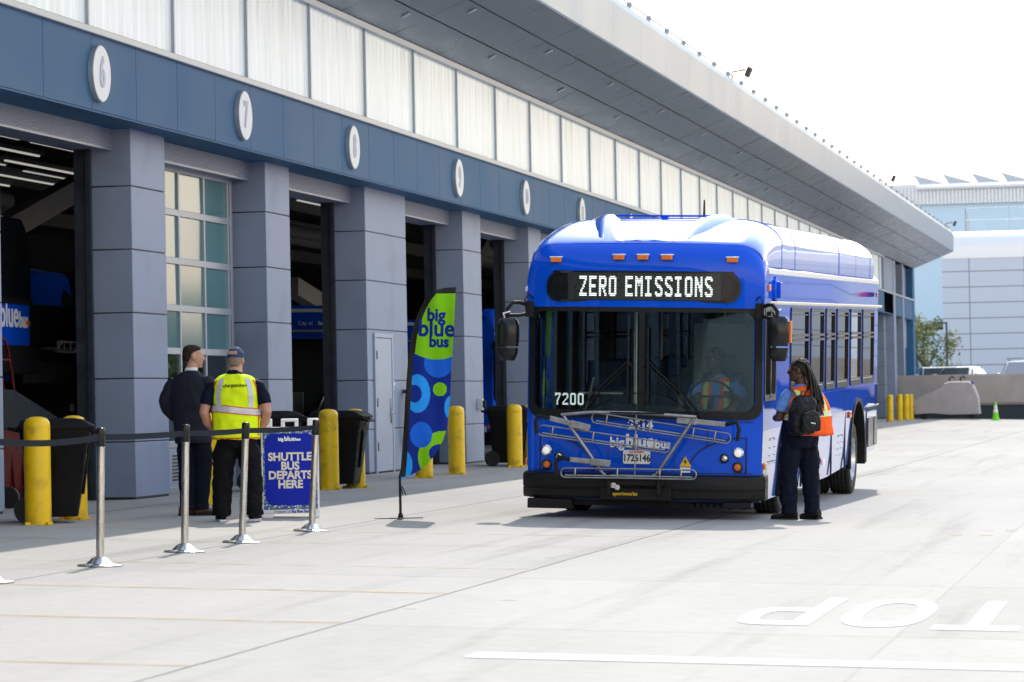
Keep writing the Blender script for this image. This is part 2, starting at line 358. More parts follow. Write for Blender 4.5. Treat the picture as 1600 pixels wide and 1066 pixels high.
def flatmark(polys, name, mat, dz=.004):
    q = MB()
    for P in polys:
        n = len(P); q.add([(x, y, G(x)+dz) for x, y in P], [tuple(range(n))])
    o = q.build(name, mat); tag(o, kind='structure'); return o
def worn(name, col, lo, hi, sc):
    m, t, b = node_mat(name); b.inputs['Base Color'].default_value = (*col, 1); b.inputs['Roughness'].default_value = .7
    n = t.nodes.new('ShaderNodeTexNoise'); n.inputs['Scale'].default_value = sc; n.inputs['Detail'].default_value = 8; n.inputs['Roughness'].default_value = .75
    gg = t.nodes.new('ShaderNodeNewGeometry'); t.links.new(gg.outputs['Position'], n.inputs['Vector'])
    r = t.nodes.new('ShaderNodeMapRange'); r.inputs['From Min'].default_value = lo; r.inputs['From Max'].default_value = hi
    t.links.new(n.outputs['Fac'], r.inputs[0]); t.links.new(r.outputs[0], b.inputs['Alpha']); return m
M['markwhite'] = worn('worn_white_paint', (.80, .80, .80), .27, .36, 5)
M['markyellow'] = worn('faded_yellow_paint', (.56, .375, .12), .36, .74, 3.5)
M['markfaint'] = worn('very_faded_yellow_paint', (.56, .38, .15), .40, .85, 4)
flatmark([[(8.68, 17.22), (14, 17.22), (14, 17.55), (8.68, 17.55)]], 'stop_line_marking', M['markwhite'])
def sub(P, n=1): return P
T_ = [[(10.93, 19.98), (11.45, 19.98), (11.45, 20.34), (10.93, 20.34)], [(11.125, 20.34), (11.255, 20.34), (11.255, 22.66), (11.125, 22.66)]]
def oval(cx, cy, rx, ry, tx, ty, a0=0, a1=360, n=28, e=2.6):
    out = []
    def pt(a, rx, ry):
        c, s = math.cos(R_(a)), math.sin(R_(a)); return (cx+rx*math.copysign(abs(c)**(2/e), c), cy+ry*math.copysign(abs(s)**(2/e), s))
    for i in range(n):
        a, bb = a0+(a1-a0)*i/n, a0+(a1-a0)*(i+1)/n
        out.append([pt(a, rx, ry), pt(bb, rx, ry), pt(bb, rx-tx, ry-ty), pt(a, rx-tx, ry-ty)])
    return out
O_ = oval(10.58, 21.38, .27, 1.3, .12, .36)
P_ = [[(10.06, 20.1), (10.185, 20.1), (10.185, 22.68), (10.06, 22.68)], [(9.9, 20.1), (10.06, 20.1), (10.06, 20.42), (9.9, 20.42)], [(9.9, 21.3), (10.06, 21.3), (10.06, 21.62), (9.9, 21.62)]] + oval(9.9, 20.86, .2, .76, .12, .32, 90, 270, 14)
S_ = oval(11.8, 20.66, .26, .66, .12, .34, 90, 360, 16) + oval(11.8, 21.98, .26, .68, .12, .34, -90, 180, 16)
flatmark(T_+O_+P_+S_, 'stop_word_marking', M['markwhite'])
yl = []
for y in (16.33, 19.5, 22.4, 25.45, 28.9, 31.2): yl.append([(1.6, y-.05), (7.44, y-.05), (7.44, y+.05), (1.6, y+.05)])
flatmark(yl[:3], 'bay_line_marking', M['markyellow']); flatmark(yl[3:], 'bay_line_marking', M['markfaint'])
flatmark([[(10.2+.24*i, 32.6+.5*j), (10.33+.24*i, 32.6+.5*j), (10.33+.24*i, 32.85+.5*j), (10.2+.24*i, 32.85+.5*j)] for i, j in ((0, 0), (1.2, 0), (1, 2), (2, 2.2), (3, .1))], 'faded_word_marking', M['markfaint'])
flatmark([[(.35, 50.9), (1.2, 50.9), (1.2, 51.0), (.35, 51.0)], [(.35, 52.3), (1.2, 52.3), (1.2, 52.4), (.35, 52.4)], [(.4, 49.0), (1.5, 49.0), (1.5, 49.1), (.4, 49.1)], [(.4, 53.6), (1.5, 53.6), (1.5, 53.7), (.4, 53.7)]], 'kerb_line_marking', M['markyellow'])

# ---- far end of the yard: low wall, raised lot, parked cars, buildings, tree
WY = 147.0
o = tag(empty('concrete_wall', (6, WY, 0)), 'long low grey concrete wall behind the covered cart and green cone', 'wall')
MB().bx(-10, 40, .1, .5, .50, 1.86).bx(-10, 40, 0, .1, .58, 1.80).build('panel', M['concrete'], o, .02)
MB().bx(-10, 40, .2, .4, -1.2, .5).build('dark_screen', M['darkfence'], o)
q = MB(); q.add([(-60, WY+.5, .8), (60, WY+.5, .8), (60, 420, .8), (-60, 420, .8)], [(0, 1, 2, 3)])
tag(q.build('upper_lot', M['concrete']), kind='structure')
def car(loc, rz, label, rails, suv):
    c = tag(empty('parked_car', loc, (0, 0, rz)), label, 'car', 'cars parked on the upper lot')
    h = 1.0 if not suv else 1.08
    prof = [(-.86, .3), (-.9, .55), (-.88, .8), (-.84, h)]
    # body: lofted sections along y (front at -y)
    S = [(-2.25, .35, .62, .74), (-2.2, .28, .80, .84), (-1.6, .25, .92, .90), (-.9, .25, 1.0, .91), (1.6, .25, 1.05, .91), (2.1, .28, 1.0, .86), (2.25, .4, .85, .76)]
    rings = [[Vector((x*wd, y, z)) for x, z in ((-1, z0), (-1.02, (z0+z1)/2), (-.95, z1-.03), (-.8, z1), (.8, z1), (.95, z1-.03), (1.02, (z0+z1)/2), (1, z0))] for y, z0, z1, wd in S]
    MB().loft(rings).build('body', M['carwhite'], c)
    top = 1.45 if not suv else 1.66
    C = [(-.95, .98, .80), (-.25, top-.04, .64), (.1, top, .64), (1.1, top-.02, .63), (1.75, top-.28 if not suv else top-.1, .60), (2.1, 1.0, .72)]
    rings = [[Vector((-.82, y if y < 0 else y, .95)), Vector((-wd, y, z)), Vector((wd, y, z)), Vector((.82, y, .95))] for y, z, wd in C]
    MB().loft(rings, smooth=False).build('roof', M['carwhite'], c, .05)
    MB().add([(-.70, -1.0, 1.02), (.70, -1.0, 1.02), (.58, -.30, top-.09), (-.58, -.30, top-.09)], [(0, 1, 2, 3)]).build('windscreen', M['carglass'], c, mw=Matrix.Translation((0, -.05, .03)))
    for s in (-1, 1):
        MB().add([(s*.83, -.72, 1.03), (s*.83, 1.5, 1.03), (s*.67, 1.35, top-.12), (s*.69, -.22, top-.10)], [(0, 1, 2, 3)]).build('side_window', M['carglass'], c, mw=Matrix.Translation((s*.025, 0, 0)))
        MB().box((s*.99, -.62, 1.05), (.2, .12, .15)).build('mirror', M['carwhite'], c, .03)
        MB().sphere((s*.66, -2.15, .68), (.18, .1, .09)).build('headlight', M['lamp'], c)
        for y in (-1.4, 1.35): MB().lathe([(.2, -.1), (.32, -.1), (.34, 0), (.32, .1), (.2, .1)], (s*.82, y, .33), 20, 'x').build('wheel', M['tyre'], c)
    if rails:
        q = MB()
        for y in (.0, .9): q.bx(-.72, .72, y-.04, y+.04, top+.08, top+.13)
        q.bx(-.64, -.58, -.05, .95, top, top+.08).bx(.58, .64, -.05, .95, top, top+.08).build('roof_rack', M['mullion'], c)
car((1.65, 152.5, .8), R_(12), 'white car behind the wall, partly hidden by the garage corner post', False, False)
car((2.75, 151.8, .8), R_(-14), 'white sedan behind the concrete wall, in front of the tree', False, False)
car((5.55, 152.5, .8), R_(-8), 'white car with roof rack bars behind the wall, above the cone', True, True)

def panel_mat(name, col, px, pz, lw, rough=.35, metal=.1):
    m, t, b = node_mat(name); tc = t.nodes.new('ShaderNodeTexCoord'); s = t.nodes.new('ShaderNodeSeparateXYZ'); t.links.new(tc.outputs['Object'], s.inputs[0])
    def mm(op, a, v):
        n = t.nodes.new('ShaderNodeMath'); n.operation = op
        (t.links.new(a, n.inputs[0]) if not isinstance(a, float) else None)
        if isinstance(v, (int, float)): n.inputs[1].default_value = v
        else: t.links.new(v, n.inputs[1])
        return n.outputs[0]
    l1 = mm('LESS_THAN', mm('FRACT', mm('DIVIDE', mm('ADD', s.outputs[0], 1.6), px), 0), lw/px); l2 = mm('LESS_THAN', mm('FRACT', mm('DIVIDE', s.outputs[2], pz), 0), lw/pz)
    mx = mm('MAXIMUM', l1, l2)
    mi = t.nodes.new('ShaderNodeMix'); mi.data_type = 'RGBA'; mi.inputs['A'].default_value = (*col, 1); mi.inputs['B'].default_value = (*[c*.3 for c in col], 1)
    t.links.new(mx, mi.inputs['Factor']); t.links.new(mi.outputs['Result'], b.inputs['Base Color']); b.inputs['Roughness'].default_value = rough; b.inputs['Metallic'].default_value = metal
    return m
M['panelwall'] = panel_mat('hazed_metal_panel_wall', (.48, .565, .70), 3.1, .885, .05)  # panel colour lightened to stand in for haze
o = tag(empty('panelled_building', (-.55, 190, .8)), 'pale metal-panelled building with a rounded roof edge and roof railing', 'building')
MB().bx(0, 40, 0, 20, 0, 7.85).build('wall', M['panelwall'], o)
q = MB(); arc = [(-.03, 7.85), (-.03, 8.55)]+[(-.03+1.1*(1-math.cos(R_(a))), 8.45+.95*math.sin(R_(a))) for a in range(10, 91, 10)]+[(20, 9.4), (20, 7.85)]
q.loft([[Vector((x, y, z)) for y, z in arc] for x in (.05, 40)]).build('rounded_parapet', pbr('hazed_pale_parapet', (.74, .78, .84), .3, .1, var=.02, scale=.3), o)
q = MB()
for x in [1.2+2.5*i for i in range(8)]: q.tube([(x, 3, 9.3), (x, 3, 10.9)], .022)
for z in (10.15, 10.85): q.tube([(1.2, 3, z), (20, 3, z)], .018)
for k in range(5): q.tube([(1.2, 3+.9*k, 9.3), (1.2, 3+.9*k, 10.85-.12*k)], .022)
q.build('railing', M['mullion'], o)
o = tag(empty('blue_building', (-30, 232, .8)), 'tall pale blue building behind, with ribbed top band and saw-tooth skylights', 'building')
MB().bx(0, 80, 0, 30, 0, 13.3).build('wall', M['bluewall'], o)
q = MB(); n = 320
q.loft([[Vector(((.25*i+dx*.6), -.15-dy, z)) for z in (13.3, 14.6)] for i in range(n) for dx, dy in ((0, 0), (.21, 0), (.21, .12), (.42, .12))], caps=False, smooth=False, closed=False)
q.build('ribbed_band', M['rib'], o)
MB().bx(0, 80, -.1, 30, 14.6, 14.75).build('roof', M['rib'], o); MB().tube([(25, -.4, 14.45), (80, -.4, 14.6)], .16).build('roof_pipe', M['rib'], o)
MB().bx(0, 80, -.02, 0, 4.6, 5.0).bx(23.5, 24.8, -.25, -.02, .3, 5.0).build('window_strip', M['carglass'], o)
for i in range(9):
    x = 24.6+2.02*i
    MB().prism([(0, .75), (1.9, .18), (1.9, 0), (.5, 0)], lambda u, v, k, x=x: (x+u, 1+3*k, 14.75+v)).build('skylight', M['skylight'], o)
o = tag(empty('leafy_tree', (-.6, 176, .8)), 'green and yellow leafy tree between the garage end and the panelled building', 'tree')
MB().tube([(0, 0, 0), (.05, 0, 1.2), (-.1, 0, 2.3), (0, 0, 3.2)], [.16, .12, .09, .04]).tube([(0, 0, 1.3), (.7, .1, 2.6)], [.08, .03]).tube([(0, 0, 1.6), (-.8, .1, 2.9)], [.07, .03]).build('trunk', M['bark'], o)
q = MB()
cl = [(Vector((random.uniform(-1.5, 1.6), random.uniform(-1.2, 1.2), random.uniform(.5, 4.1))), random.uniform(.25, .6)) for _ in range(120)]
for c, r in cl:
    if c.z > 3.2 and abs(c.x) > .9: c.z -= .8
    for _ in range(46):
        d = Vector((random.gauss(0, 1), random.gauss(0, 1), random.gauss(0, 1))).normalized()*r*random.random()**.4
        p = c+d; a = Vector((random.gauss(0, 1), random.gauss(0, 1), random.gauss(0, 1))).normalized(); bb = a.orthogonal().normalized(); s_ = random.uniform(.05, .10)
        q.add([p-a*s_, p+bb*s_*.6, p+a*s_, p-bb*s_*.6], [(0, 1, 2, 3)], mi=1 if random.random() < (.16+.22*(d.z > 0)) else 0)
q.build('crown', [M['leaf'], M['leafy']], o)
o = tag(empty('lamp_pole', (.78, 173, .8)), 'thin dark lamp pole in front of the pale panelled building', 'pole')
MB().tube([(0, 0, 0), (0, 0, 3.85)], .05).build('pole', M['darkfence'], o); MB().box((-.3, 0, 3.87), (.7, .18, .08)).build('lamp_head', M['darkfence'], o, .02)
# unseen trees added for dark reflections: across the yard, beyond its far right corner, and behind the camera
q = MB()
def unseen_grove(x0, x1, y0, y1, h0, h1, n, lf=.8, k=20):
    for i in range(n):
        x, y, h = random.uniform(x0, x1), random.uniform(y0, y1), random.uniform(h0, h1); c = Vector((x, y, G(x)+h*.5))
        for _ in range(k):
            d = Vector((random.gauss(0, 1), random.gauss(0, 1), random.gauss(0, 1))).normalized(); p = c+Vector((d.x*2, d.y*2, d.z*h*.5)); a = Vector((random.gauss(0, 1), random.gauss(0, 1), random.gauss(0, 1))).normalized(); bb = a.orthogonal(); bb.normalize()
            q.add([p-a*lf, p+bb*lf*.7, p+a*lf, p-bb*lf*.7], [(0, 1, 2, 3)])
unseen_grove(46, 54, 20, 170, 1.6, 4.0, 220, .4, 60); unseen_grove(22, 110, 190, 230, 4, 9.5, 300, .55, 110); unseen_grove(-10, 60, -75, -65, 2.2, 4.0, 150, 1.0)
tag(q.build('unseen_tree_line', M['leaf']), kind='stuff')

# covered cart
o = tag(empty('covered_cart', (2.72, 143.8, G(2.7)), (0, 0, R_(2))), 'low cart under a grey tarpaulin in front of the concrete wall', 'cart')
out = [(-1.42, .25), (-1.45, .9), (-1.2, 1.0), (-.6, 1.22), (-.1, 1.55), (.1, 1.62), (.95, 1.62), (1.12, 1.5), (1.35, .9), (1.4, .22), (.2, .2), (-.7, .28)]
rings = []
for k, (y, s_) in enumerate(((-.75, .97), (-.62, 1), (.62, 1), (.75, .96))):
    ring = []
    for i, (x, z) in enumerate(out):
        n = 3
        for j in range(n):
            x1, z1 = out[(i+1) % len(out)]; xx, zz = x+(x1-x)*j/n, z+(z1-z)*j/n
            ring.append(Vector((xx*s_, y+.05*noise.noise(Vector((xx*2, zz*3, k)))+.03*math.sin(xx*9+zz*4), .2+(zz-.2)*s_)))
    rings.append(ring)
MB().loft(rings).build('tarpaulin', M['tarp'], o)
q = MB().bx(-1.3, 1.3, -.6, .6, .08, .24); q.build('chassis', M['darkfence'], o, .02)
for x in (-1.0, 1.0):
    for y in (-.55, .55): MB().lathe([(.05, -.06), (.13, -.06), (.13, .06), (.05, .06)], (x, y, .13), 16, 'y').build('wheel', M['tyre'], o)
for x in (.22, .68): MB().tube([(x-.08, 0, 1.6), (x-.12, 0, 1.76), (x, 0, 1.84), (x+.1, 0, 1.74)], .035).build('handle', M['black'], o)
MB().box((1.08, -.63, 1.5), (.12, .06, .16)).build('strap', M['signblue'], o)
o = tag(empty('traffic_cone', (4.885, 141.4, G(4.9))), 'small lime green traffic cone with white bands', 'cone')
MB().bx(-.2, .2, -.2, .2, 0, .04).build('base', M['greencone'], o, .01)
MB().lathe([(.15, .04), (.1, .32), (.04, .76), (.03, .77)], n=20).build('cone', M['greencone'], o)
MB().lathe([(.104, .34), (.082, .48)], n=20, caps=False).lathe([(.075, .52), (.056, .64)], n=20, caps=False).build('band', M['white'], o)
# ================================================================== BUS GARAGE
gar = tag(empty('bus_garage', (0, 0, 0)), 'long grey and blue bus garage with open bay doors and a metal canopy', 'building')
XF = .34                                        # face of the blue band and the clerestory
Y0, Y1 = -55.0, 157.5
cols = [(-.5, .8, 0), (9.4, 10.7, 0), (15, 16.3, 0), (20.9, 22.2, 0), (26.8, 28.1, 0), (32.75, 34.1, 0), (38.71, 40.1, 0), (44.8, 46.07, 0), (50.6, 53.38, 1), (57.85, 59.41, 0), (64.0, 65.3, 0), (70.0, 71.3, 0)]
y = 76.0
while y < 152: cols.append((y, y+(1.3 if (len(cols) % 4) else 2.6), 0)); y += 6.0 if (len(cols) % 4) else 7.3
cols = [(-55+6.1*i, -53.7+6.1*i, 0) for i in range(9)]+[c for c in cols if c[1] > 0]
cols = [c for c in cols if c[1] < 146]
joints = [0.02, .70, 1.47, 2.27, 3.04, 3.81, 4.55]
for a, bb, dr in cols:
    q = MB()
    for z0, z1 in zip(joints[:-1], joints[1:]):
        for u0, u1, v0, v1 in ((-.005, 0, 0, 0),):
            q.bx(-.64, 0, a, bb, z0+.007, z1-.007)
    q.bx(-.63, -.012, a+.012, bb-.012, 0, 4.56, mi=1)
    q.build('pillar', [M['cladlight'], M['seam']], gar, .006, 1)
# door tracks, shutters, closed door
for (a0, a1, _), (b0, b1, _2) in zip(cols[:-1], cols[1:]):
    L, Rr = a1, b0
    q = MB()
    for k in range(14): q.lathe([(.0115, L-.1), (.0115, Rr+.03)], (-.235, 0, 4.285+.0205*k), 6, 'y', caps=True)
    q.bx(-.75, -.26, L, Rr, 4.26, 4.58); q.bx(-.26, -.235, L, Rr, 4.245, 4.28)
    q.build('roller_shutter', M['shutter'], gar)
    MB().bx(-.68, -.5, L, L+.14, 0, 4.26).build('door_track', M['jamb'], gar)
    MB().bx(-.68, -.5, Rr-.14, Rr, 0, 4.26).bx(-.52, -.46, Rr-.19, Rr-.13, 0, 4.26).build('door_track', M['jamb'], gar)
# bay 7: closed sectional glass door
L, Rr = 40.1, 44.8
fr = MB(); X = -.44
ysp = [40.28, 41.0, 42.13, 43.29, 44.45, 44.66]; 
zr = [0.02, .62, 1.23, 1.845, 2.41, 3.03, 3.665, 4.24]
for yv, wd in ((40.2, .12), (41.0, .06), (42.13, .06), (43.29, .06), (44.45, .06), (44.60, .10)): fr.bx(X-.06, X, yv-wd/2, yv+wd/2, 0, 4.26)
for z in zr: fr.bx(X-.065, X-.003, L+.14, Rr-.15, z-.045, z+.045)
fd = fr.build('garage_door', M['mullion'], gar, .006, 1)
for z0, z1 in zip(zr[1:-1], zr[2:]):
    for yl, yr in ((40.2, 41.0), (41.0, 42.13), (42.13, 43.29), (43.29, 44.45)):
        tl_, tz_ = random.uniform(-.004, .004), random.uniform(-.003, .003)
        q = MB().add([(X-.03-tl_-tz_, yl+.02, z0+.03), (X-.03+tl_-tz_, yr-.02, z0+.03), (X-.03+tl_+tz_, yr-.02, z1-.03), (X-.03-tl_+tz_, yl+.02, z1-.03)], [(0, 1, 2, 3)]); q.build('pane', M['frosted'] if z0 > 1.8 else M['doorglass'], fd)
MB().bx(X-.05, X-.012, 40.2, 44.6, .06, .60).build('lower_panel', M['doorpaint'], fd)
q = MB()
for c in range(5):
    for r in range(8): q.box((X-.008, 41.72+.09*c, .16+.045*r), (.012, .065, .02))
q.build('vent', M['jamb'], fd)
# blue band with panel joints
q = MB(); pit = 1.66; y = 36.25-pit*56
while y < Y1:
    q.bx(.0, XF, max(y+.007, Y0), min(y+pit-.007, Y1), 4.53, 5.39); y += pit
q.bx(-.3, XF-.02, Y0, Y1, 4.55, 5.385, mi=1)
q.build('blue_band', [M['fascia'], M['fasciadark']], gar)
MB().bx(-.8, XF-.01, Y0, Y1, 4.505, 4.552).build('band_underside', M['fascia'], gar)
MB().bx(-.3, XF+.05, Y0, Y1, 5.39, 5.47).build('sill', M['mullion'], gar, .008, 1)
# clerestory of ribbed translucent panels, whitened by a faint added glow
m, t, b = node_mat('glowing_translucent_panel'); tc = t.nodes.new('ShaderNodeTexCoord'); s = t.nodes.new('ShaderNodeSeparateXYZ'); t.links.new(tc.outputs['Object'], s.inputs[0])
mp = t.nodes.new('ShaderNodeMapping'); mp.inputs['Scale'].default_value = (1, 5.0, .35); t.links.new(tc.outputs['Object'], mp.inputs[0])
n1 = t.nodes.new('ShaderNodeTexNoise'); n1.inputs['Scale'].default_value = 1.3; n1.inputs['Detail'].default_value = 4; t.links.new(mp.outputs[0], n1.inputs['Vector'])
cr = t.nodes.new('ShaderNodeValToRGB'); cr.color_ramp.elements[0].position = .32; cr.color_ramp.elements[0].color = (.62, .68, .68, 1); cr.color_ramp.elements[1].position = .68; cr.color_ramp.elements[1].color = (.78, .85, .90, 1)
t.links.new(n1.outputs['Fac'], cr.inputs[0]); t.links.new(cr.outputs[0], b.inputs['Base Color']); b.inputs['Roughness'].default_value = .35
b.inputs['Subsurface Weight'].default_value = 0
# dirt runs down from the top edge
mp2 = t.nodes.new('ShaderNodeMapping'); mp2.inputs['Scale'].default_value = (1, 3.2, .12); t.links.new(tc.outputs['Object'], mp2.inputs[0])
n2 = t.nodes.new('ShaderNodeTexNoise'); n2.inputs['Scale'].default_value = 1.6; n2.inputs['Detail'].default_value = 3; t.links.new(mp2.outputs[0], n2.inputs['Vector'])
r1 = t.nodes.new('ShaderNodeMapRange'); r1.inputs['From Min'].default_value = .52; r1.inputs['From Max'].default_value = .7; t.links.new(n2.outputs['Fac'], r1.inputs[0])
r2 = t.nodes.new('ShaderNodeMapRange'); r2.inputs['From Min'].default_value = 6.1; r2.inputs['From Max'].default_value = 6.9; r2.inputs['To Max'].default_value = .55; t.links.new(s.outputs[2], r2.inputs[0])
mu = t.nodes.new('ShaderNodeMath'); mu.operation = 'MULTIPLY'; t.links.new(r1.outputs[0], mu.inputs[0]); t.links.new(r2.outputs[0], mu.inputs[1])
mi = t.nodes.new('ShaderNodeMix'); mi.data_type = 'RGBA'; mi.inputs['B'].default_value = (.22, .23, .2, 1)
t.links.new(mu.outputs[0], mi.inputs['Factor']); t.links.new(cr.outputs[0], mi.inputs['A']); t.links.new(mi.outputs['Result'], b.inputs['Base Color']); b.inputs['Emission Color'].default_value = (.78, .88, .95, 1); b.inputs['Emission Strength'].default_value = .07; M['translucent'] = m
pit = 3.32; ys = []; y = 36.25-pit*27
while y < 141: ys.append(y); y += pit
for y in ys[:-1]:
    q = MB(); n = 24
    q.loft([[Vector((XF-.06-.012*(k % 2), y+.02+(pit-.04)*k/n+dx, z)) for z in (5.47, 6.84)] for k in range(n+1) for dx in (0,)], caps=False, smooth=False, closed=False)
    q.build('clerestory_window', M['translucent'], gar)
q = MB()
for y in ys: q.bx(XF-.12, XF-.02, y-.02, y+.02, 5.47, 6.84)
q.bx(XF-.14, XF+.03, Y0, 141, 6.84, 6.93); q.build('clerestory_frame', M['mullion'], gar)
MB().bx(-.2, XF-.1, Y0, 141, 5.47, 6.9).build('clerestory_backing', M['rib'], gar)
MB().bx(-.6, XF, 141, 147, 4.55, 6.9).build('end_wall', M['cladlight'], gar); MB().bx(-.6, XF-.3, 152, Y1, 3.2, 6.95).build('end_wall', M['cladlight'], gar)
MB().bx(-.6, XF-.32, 152, Y1, 0, 3.2).build('end_wall', M['fascia'], gar)
MB().bx(-.62, -.6, 146, 152, 0, 6.9).build('dark_opening_sheet', M['jamb'], gar)  # dark sheet standing in for the shade of an opening
for ya, yb in ((145.5, 146.6), (150.5, 151.2), (156.3, Y1)): MB().bx(.0, XF+.02, ya, yb, 0, 6.9).build('end_pillar', M['fascia'] if yb == Y1 else M['cladlight'], gar)
# canopy: sloping soffit, upright silver edge, roof
ex, ez, et = 2.2, 7.70, 8.66
pit = 3.32; q = MB(); y = 36.25-pit*28.5
def soff(tt): return (XF+(ex-XF)*tt, 6.93+(ez-6.93)*tt)
th = [0, .335, .67, 1.0]
sm_ = MB()
while y < Y1:
    for a, bb in zip(th[:-1], th[1:]):
        (xa, za), (xb, zb) = soff(a), soff(bb); ya, yb = max(y+.006, Y0), min(y+pit-.006, Y1)
        if yb <= ya: continue
        dx, dz = .012, .012*(ez-6.93)/(ex-XF)
        jit = random.uniform(-.006, .006)
        q.add([(xa+dx, ya, za+dz+jit), (xb-dx, ya, zb-dz), (xb-dx, yb, zb-dz+jit), (xa+dx, yb, za+dz)], [(0, 1, 2, 3)])
    y += pit
(xa, za), (xb, zb) = soff(0), soff(1)
sm_.add([(xa, Y0, za+.015), (xb, Y0, zb+.015), (xb, Y1, zb+.015), (xa, Y1, za+.015)], [(0, 1, 2, 3)]); sm_.build('soffit_backing', M['seam'], gar)
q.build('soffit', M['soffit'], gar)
q = MB(); y = 36.25-pit*28.5
while y < Y1:
    ya, yb = max(y+.004, Y0), min(y+pit-.004, Y1)
    if yb > ya:
        P = [(ex, ez-.01), (ex+.02, ez+.02), (ex+.05, et-.16), (ex+.0, et-.02), (ex-.3, et+.02), (ex-.3, et-.1), (ex-.02, et-.2), (ex-.06, ez+.03)]
        q.loft([[Vector((x, yy, z)) for x, z in P] for yy in (ya, yb)], smooth=False)
    y += pit
q.build('canopy_edge', M['silver'], gar)
MB().bx(ex-.055, ex+.012, Y0, Y1, ez+.02, et-.2).build('canopy_core', M['silver'], gar)
q = MB().add([(-26, Y0, 9.3), (ex-.25, Y0, et-.05), (ex-.25, Y1, et-.05), (-26, Y1, 9.3), (-26, Y0, 9.0), (ex-.25, Y0, et-.3), (ex-.25, Y1, et-.3), (-26, Y1, 9.0)], [(0, 1, 2, 3), (4, 7, 6, 5), (0, 4, 5, 1), (1, 5, 6, 2), (2, 6, 7, 3), (3, 7, 4, 0)])
q.build('roof', M['silver'], gar)
MB().add([(xa, Y1, za), (ex, Y1, ez), (ex, Y1, et-.2), (-.6, Y1, et-.3), (-.6, Y1, za)], [(0, 1, 2, 3, 4)]).build('canopy_end', M['silver'], gar)
MB().tube([(ex-.08, 45, et+.12), (ex-.08, Y1-1, et+.12)], .016, 6).build('rail_cable', M['mullion'], gar)
y = 61.4
st = MB().bx(-.03, .03, -.05, .05, -.05, .08).lathe([(.05, .06), (.06, .10), (.045, .15)], n=10)
p0 = None
while y < Y1-1:
    if p0 is None: p0 = st.build('rail_post', M['mullion'], gar); p0.location = (ex-.08, y, et)
    else:
        c = p0.copy(); COL.objects.link(c); c.location = (ex-.08, y, et)
    y += 2.42
# interior
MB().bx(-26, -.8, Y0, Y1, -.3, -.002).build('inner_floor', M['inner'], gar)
MB().bx(-26.3, -26, Y0, Y1, 0, 9).bx(-26, -.8, Y0-.3, Y0, 0, 9).bx(-26, -.6, Y1-.3, Y1-.02, 0, 9).build('inner_wall_screen', M['inner'], gar)
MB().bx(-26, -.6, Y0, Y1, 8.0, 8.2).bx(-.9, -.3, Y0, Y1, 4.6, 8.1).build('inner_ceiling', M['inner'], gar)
MB().bx(-20, -1.1, 46.2, 46.3, 0, 3.1).build('inner_wall_screen', M['inner'], gar)  # added screen, no real partition: keeps the depth of the leftmost bay dark
q = MB()
for i in range(24):
    y = 30+5.4*i
    q.bx(-25.5, -1, y-.08, y+.08, 6.9, 7.2)
for x in (-4, -9, -14, -19): q.bx(x-.1, x+.1, 12, 156, 6.3, 6.7)
q.build('roof_truss', M['innerbeam'], gar)
for (xx, ya, za, yb, zb) in ((-4, 44.6, 3.55, 50.4, 4.95), (-4, 63.6, 2.7, 66.6, 4.1), (-4, 61.0, 3.35, 66.6, 2.6), (-4, 75, 3.4, 79, 4.9)):
    q = MB(); a = Vector((xx, ya, za)); bb = Vector((xx, yb, zb)); d = (bb-a)
    q.box((a+bb)/2, (.25, d.length, .34), Matrix.Rotation(math.atan2(d.z, d.y), 3, 'X')); q.build('brace', M['innerbeam'], gar)
for i in range(8):
    MB().tube([(-6-2*(i % 3), 30+9*i, 5.2+.2*(i % 2)), (-6-2*(i % 3), 44+9*i, 5.2+.2*(i % 2))], .16, 10).build('duct', M['innerbeam'], gar)
# storage racks along the depth, seen as dim clutter
q = MB()
for i in range(150):
    x = random.uniform(-24, -12); y = random.uniform(46, 150); z = random.choice((.6, 1.6, 2.6)); q.box((x, y, z), (random.uniform(.3, .9), random.uniform(.3, 1.2), random.uniform(.3, .8)))
for y in range(46, 150, 6): q.bx(-24, -12, y, y+.1, 0, 3.4)
o = q.build('storage_rack', M['innerbeam']); tag(o, 'dim storage racks with boxes at the back inside the open bays', 'rack')
# fluorescent tubes
tb = tag(empty('fluorescent_light', (0, 0, 0)), 'lit fluorescent tube hanging inside the dark garage', 'light', 'fluorescent lights inside the garage')
MB().bx(-.07, .07, -1.45, 1.45, .035, .085).build('housing', M['innerbeam'], tb); MB().bx(-.02, .02, -1.42, 1.42, .012, .035).build('tube', M['tube'], tb)
first = True
for (x, y, z) in ((-3.2, 40.6, 4.75), (-3.6, 41.4, 4.3), (-4, 43.2, 5.5), (-4, 45.6, 5.5), (-6, 49, 5.9), (-6, 52, 5.85), (-6, 55, 5.85), (-9, 55, 6.3), (-9, 58.5, 6.2), (-9, 62, 6.2), (-12, 66, 6.3), (-12, 70, 6.25), (-3, 42.5, 4.6), (-3, 44, 4.45), (-5.5, 50.5, 4.75), (-5.5, 48.2, 4.6), (-3, 59.2, 4.75), (-3, 61.5, 4.6), (-5, 69, 4.9), (-2, 71.0, 4.7)):
    o = tb if first else copy_tree(tb); first = False; o.location = (x, y, z)
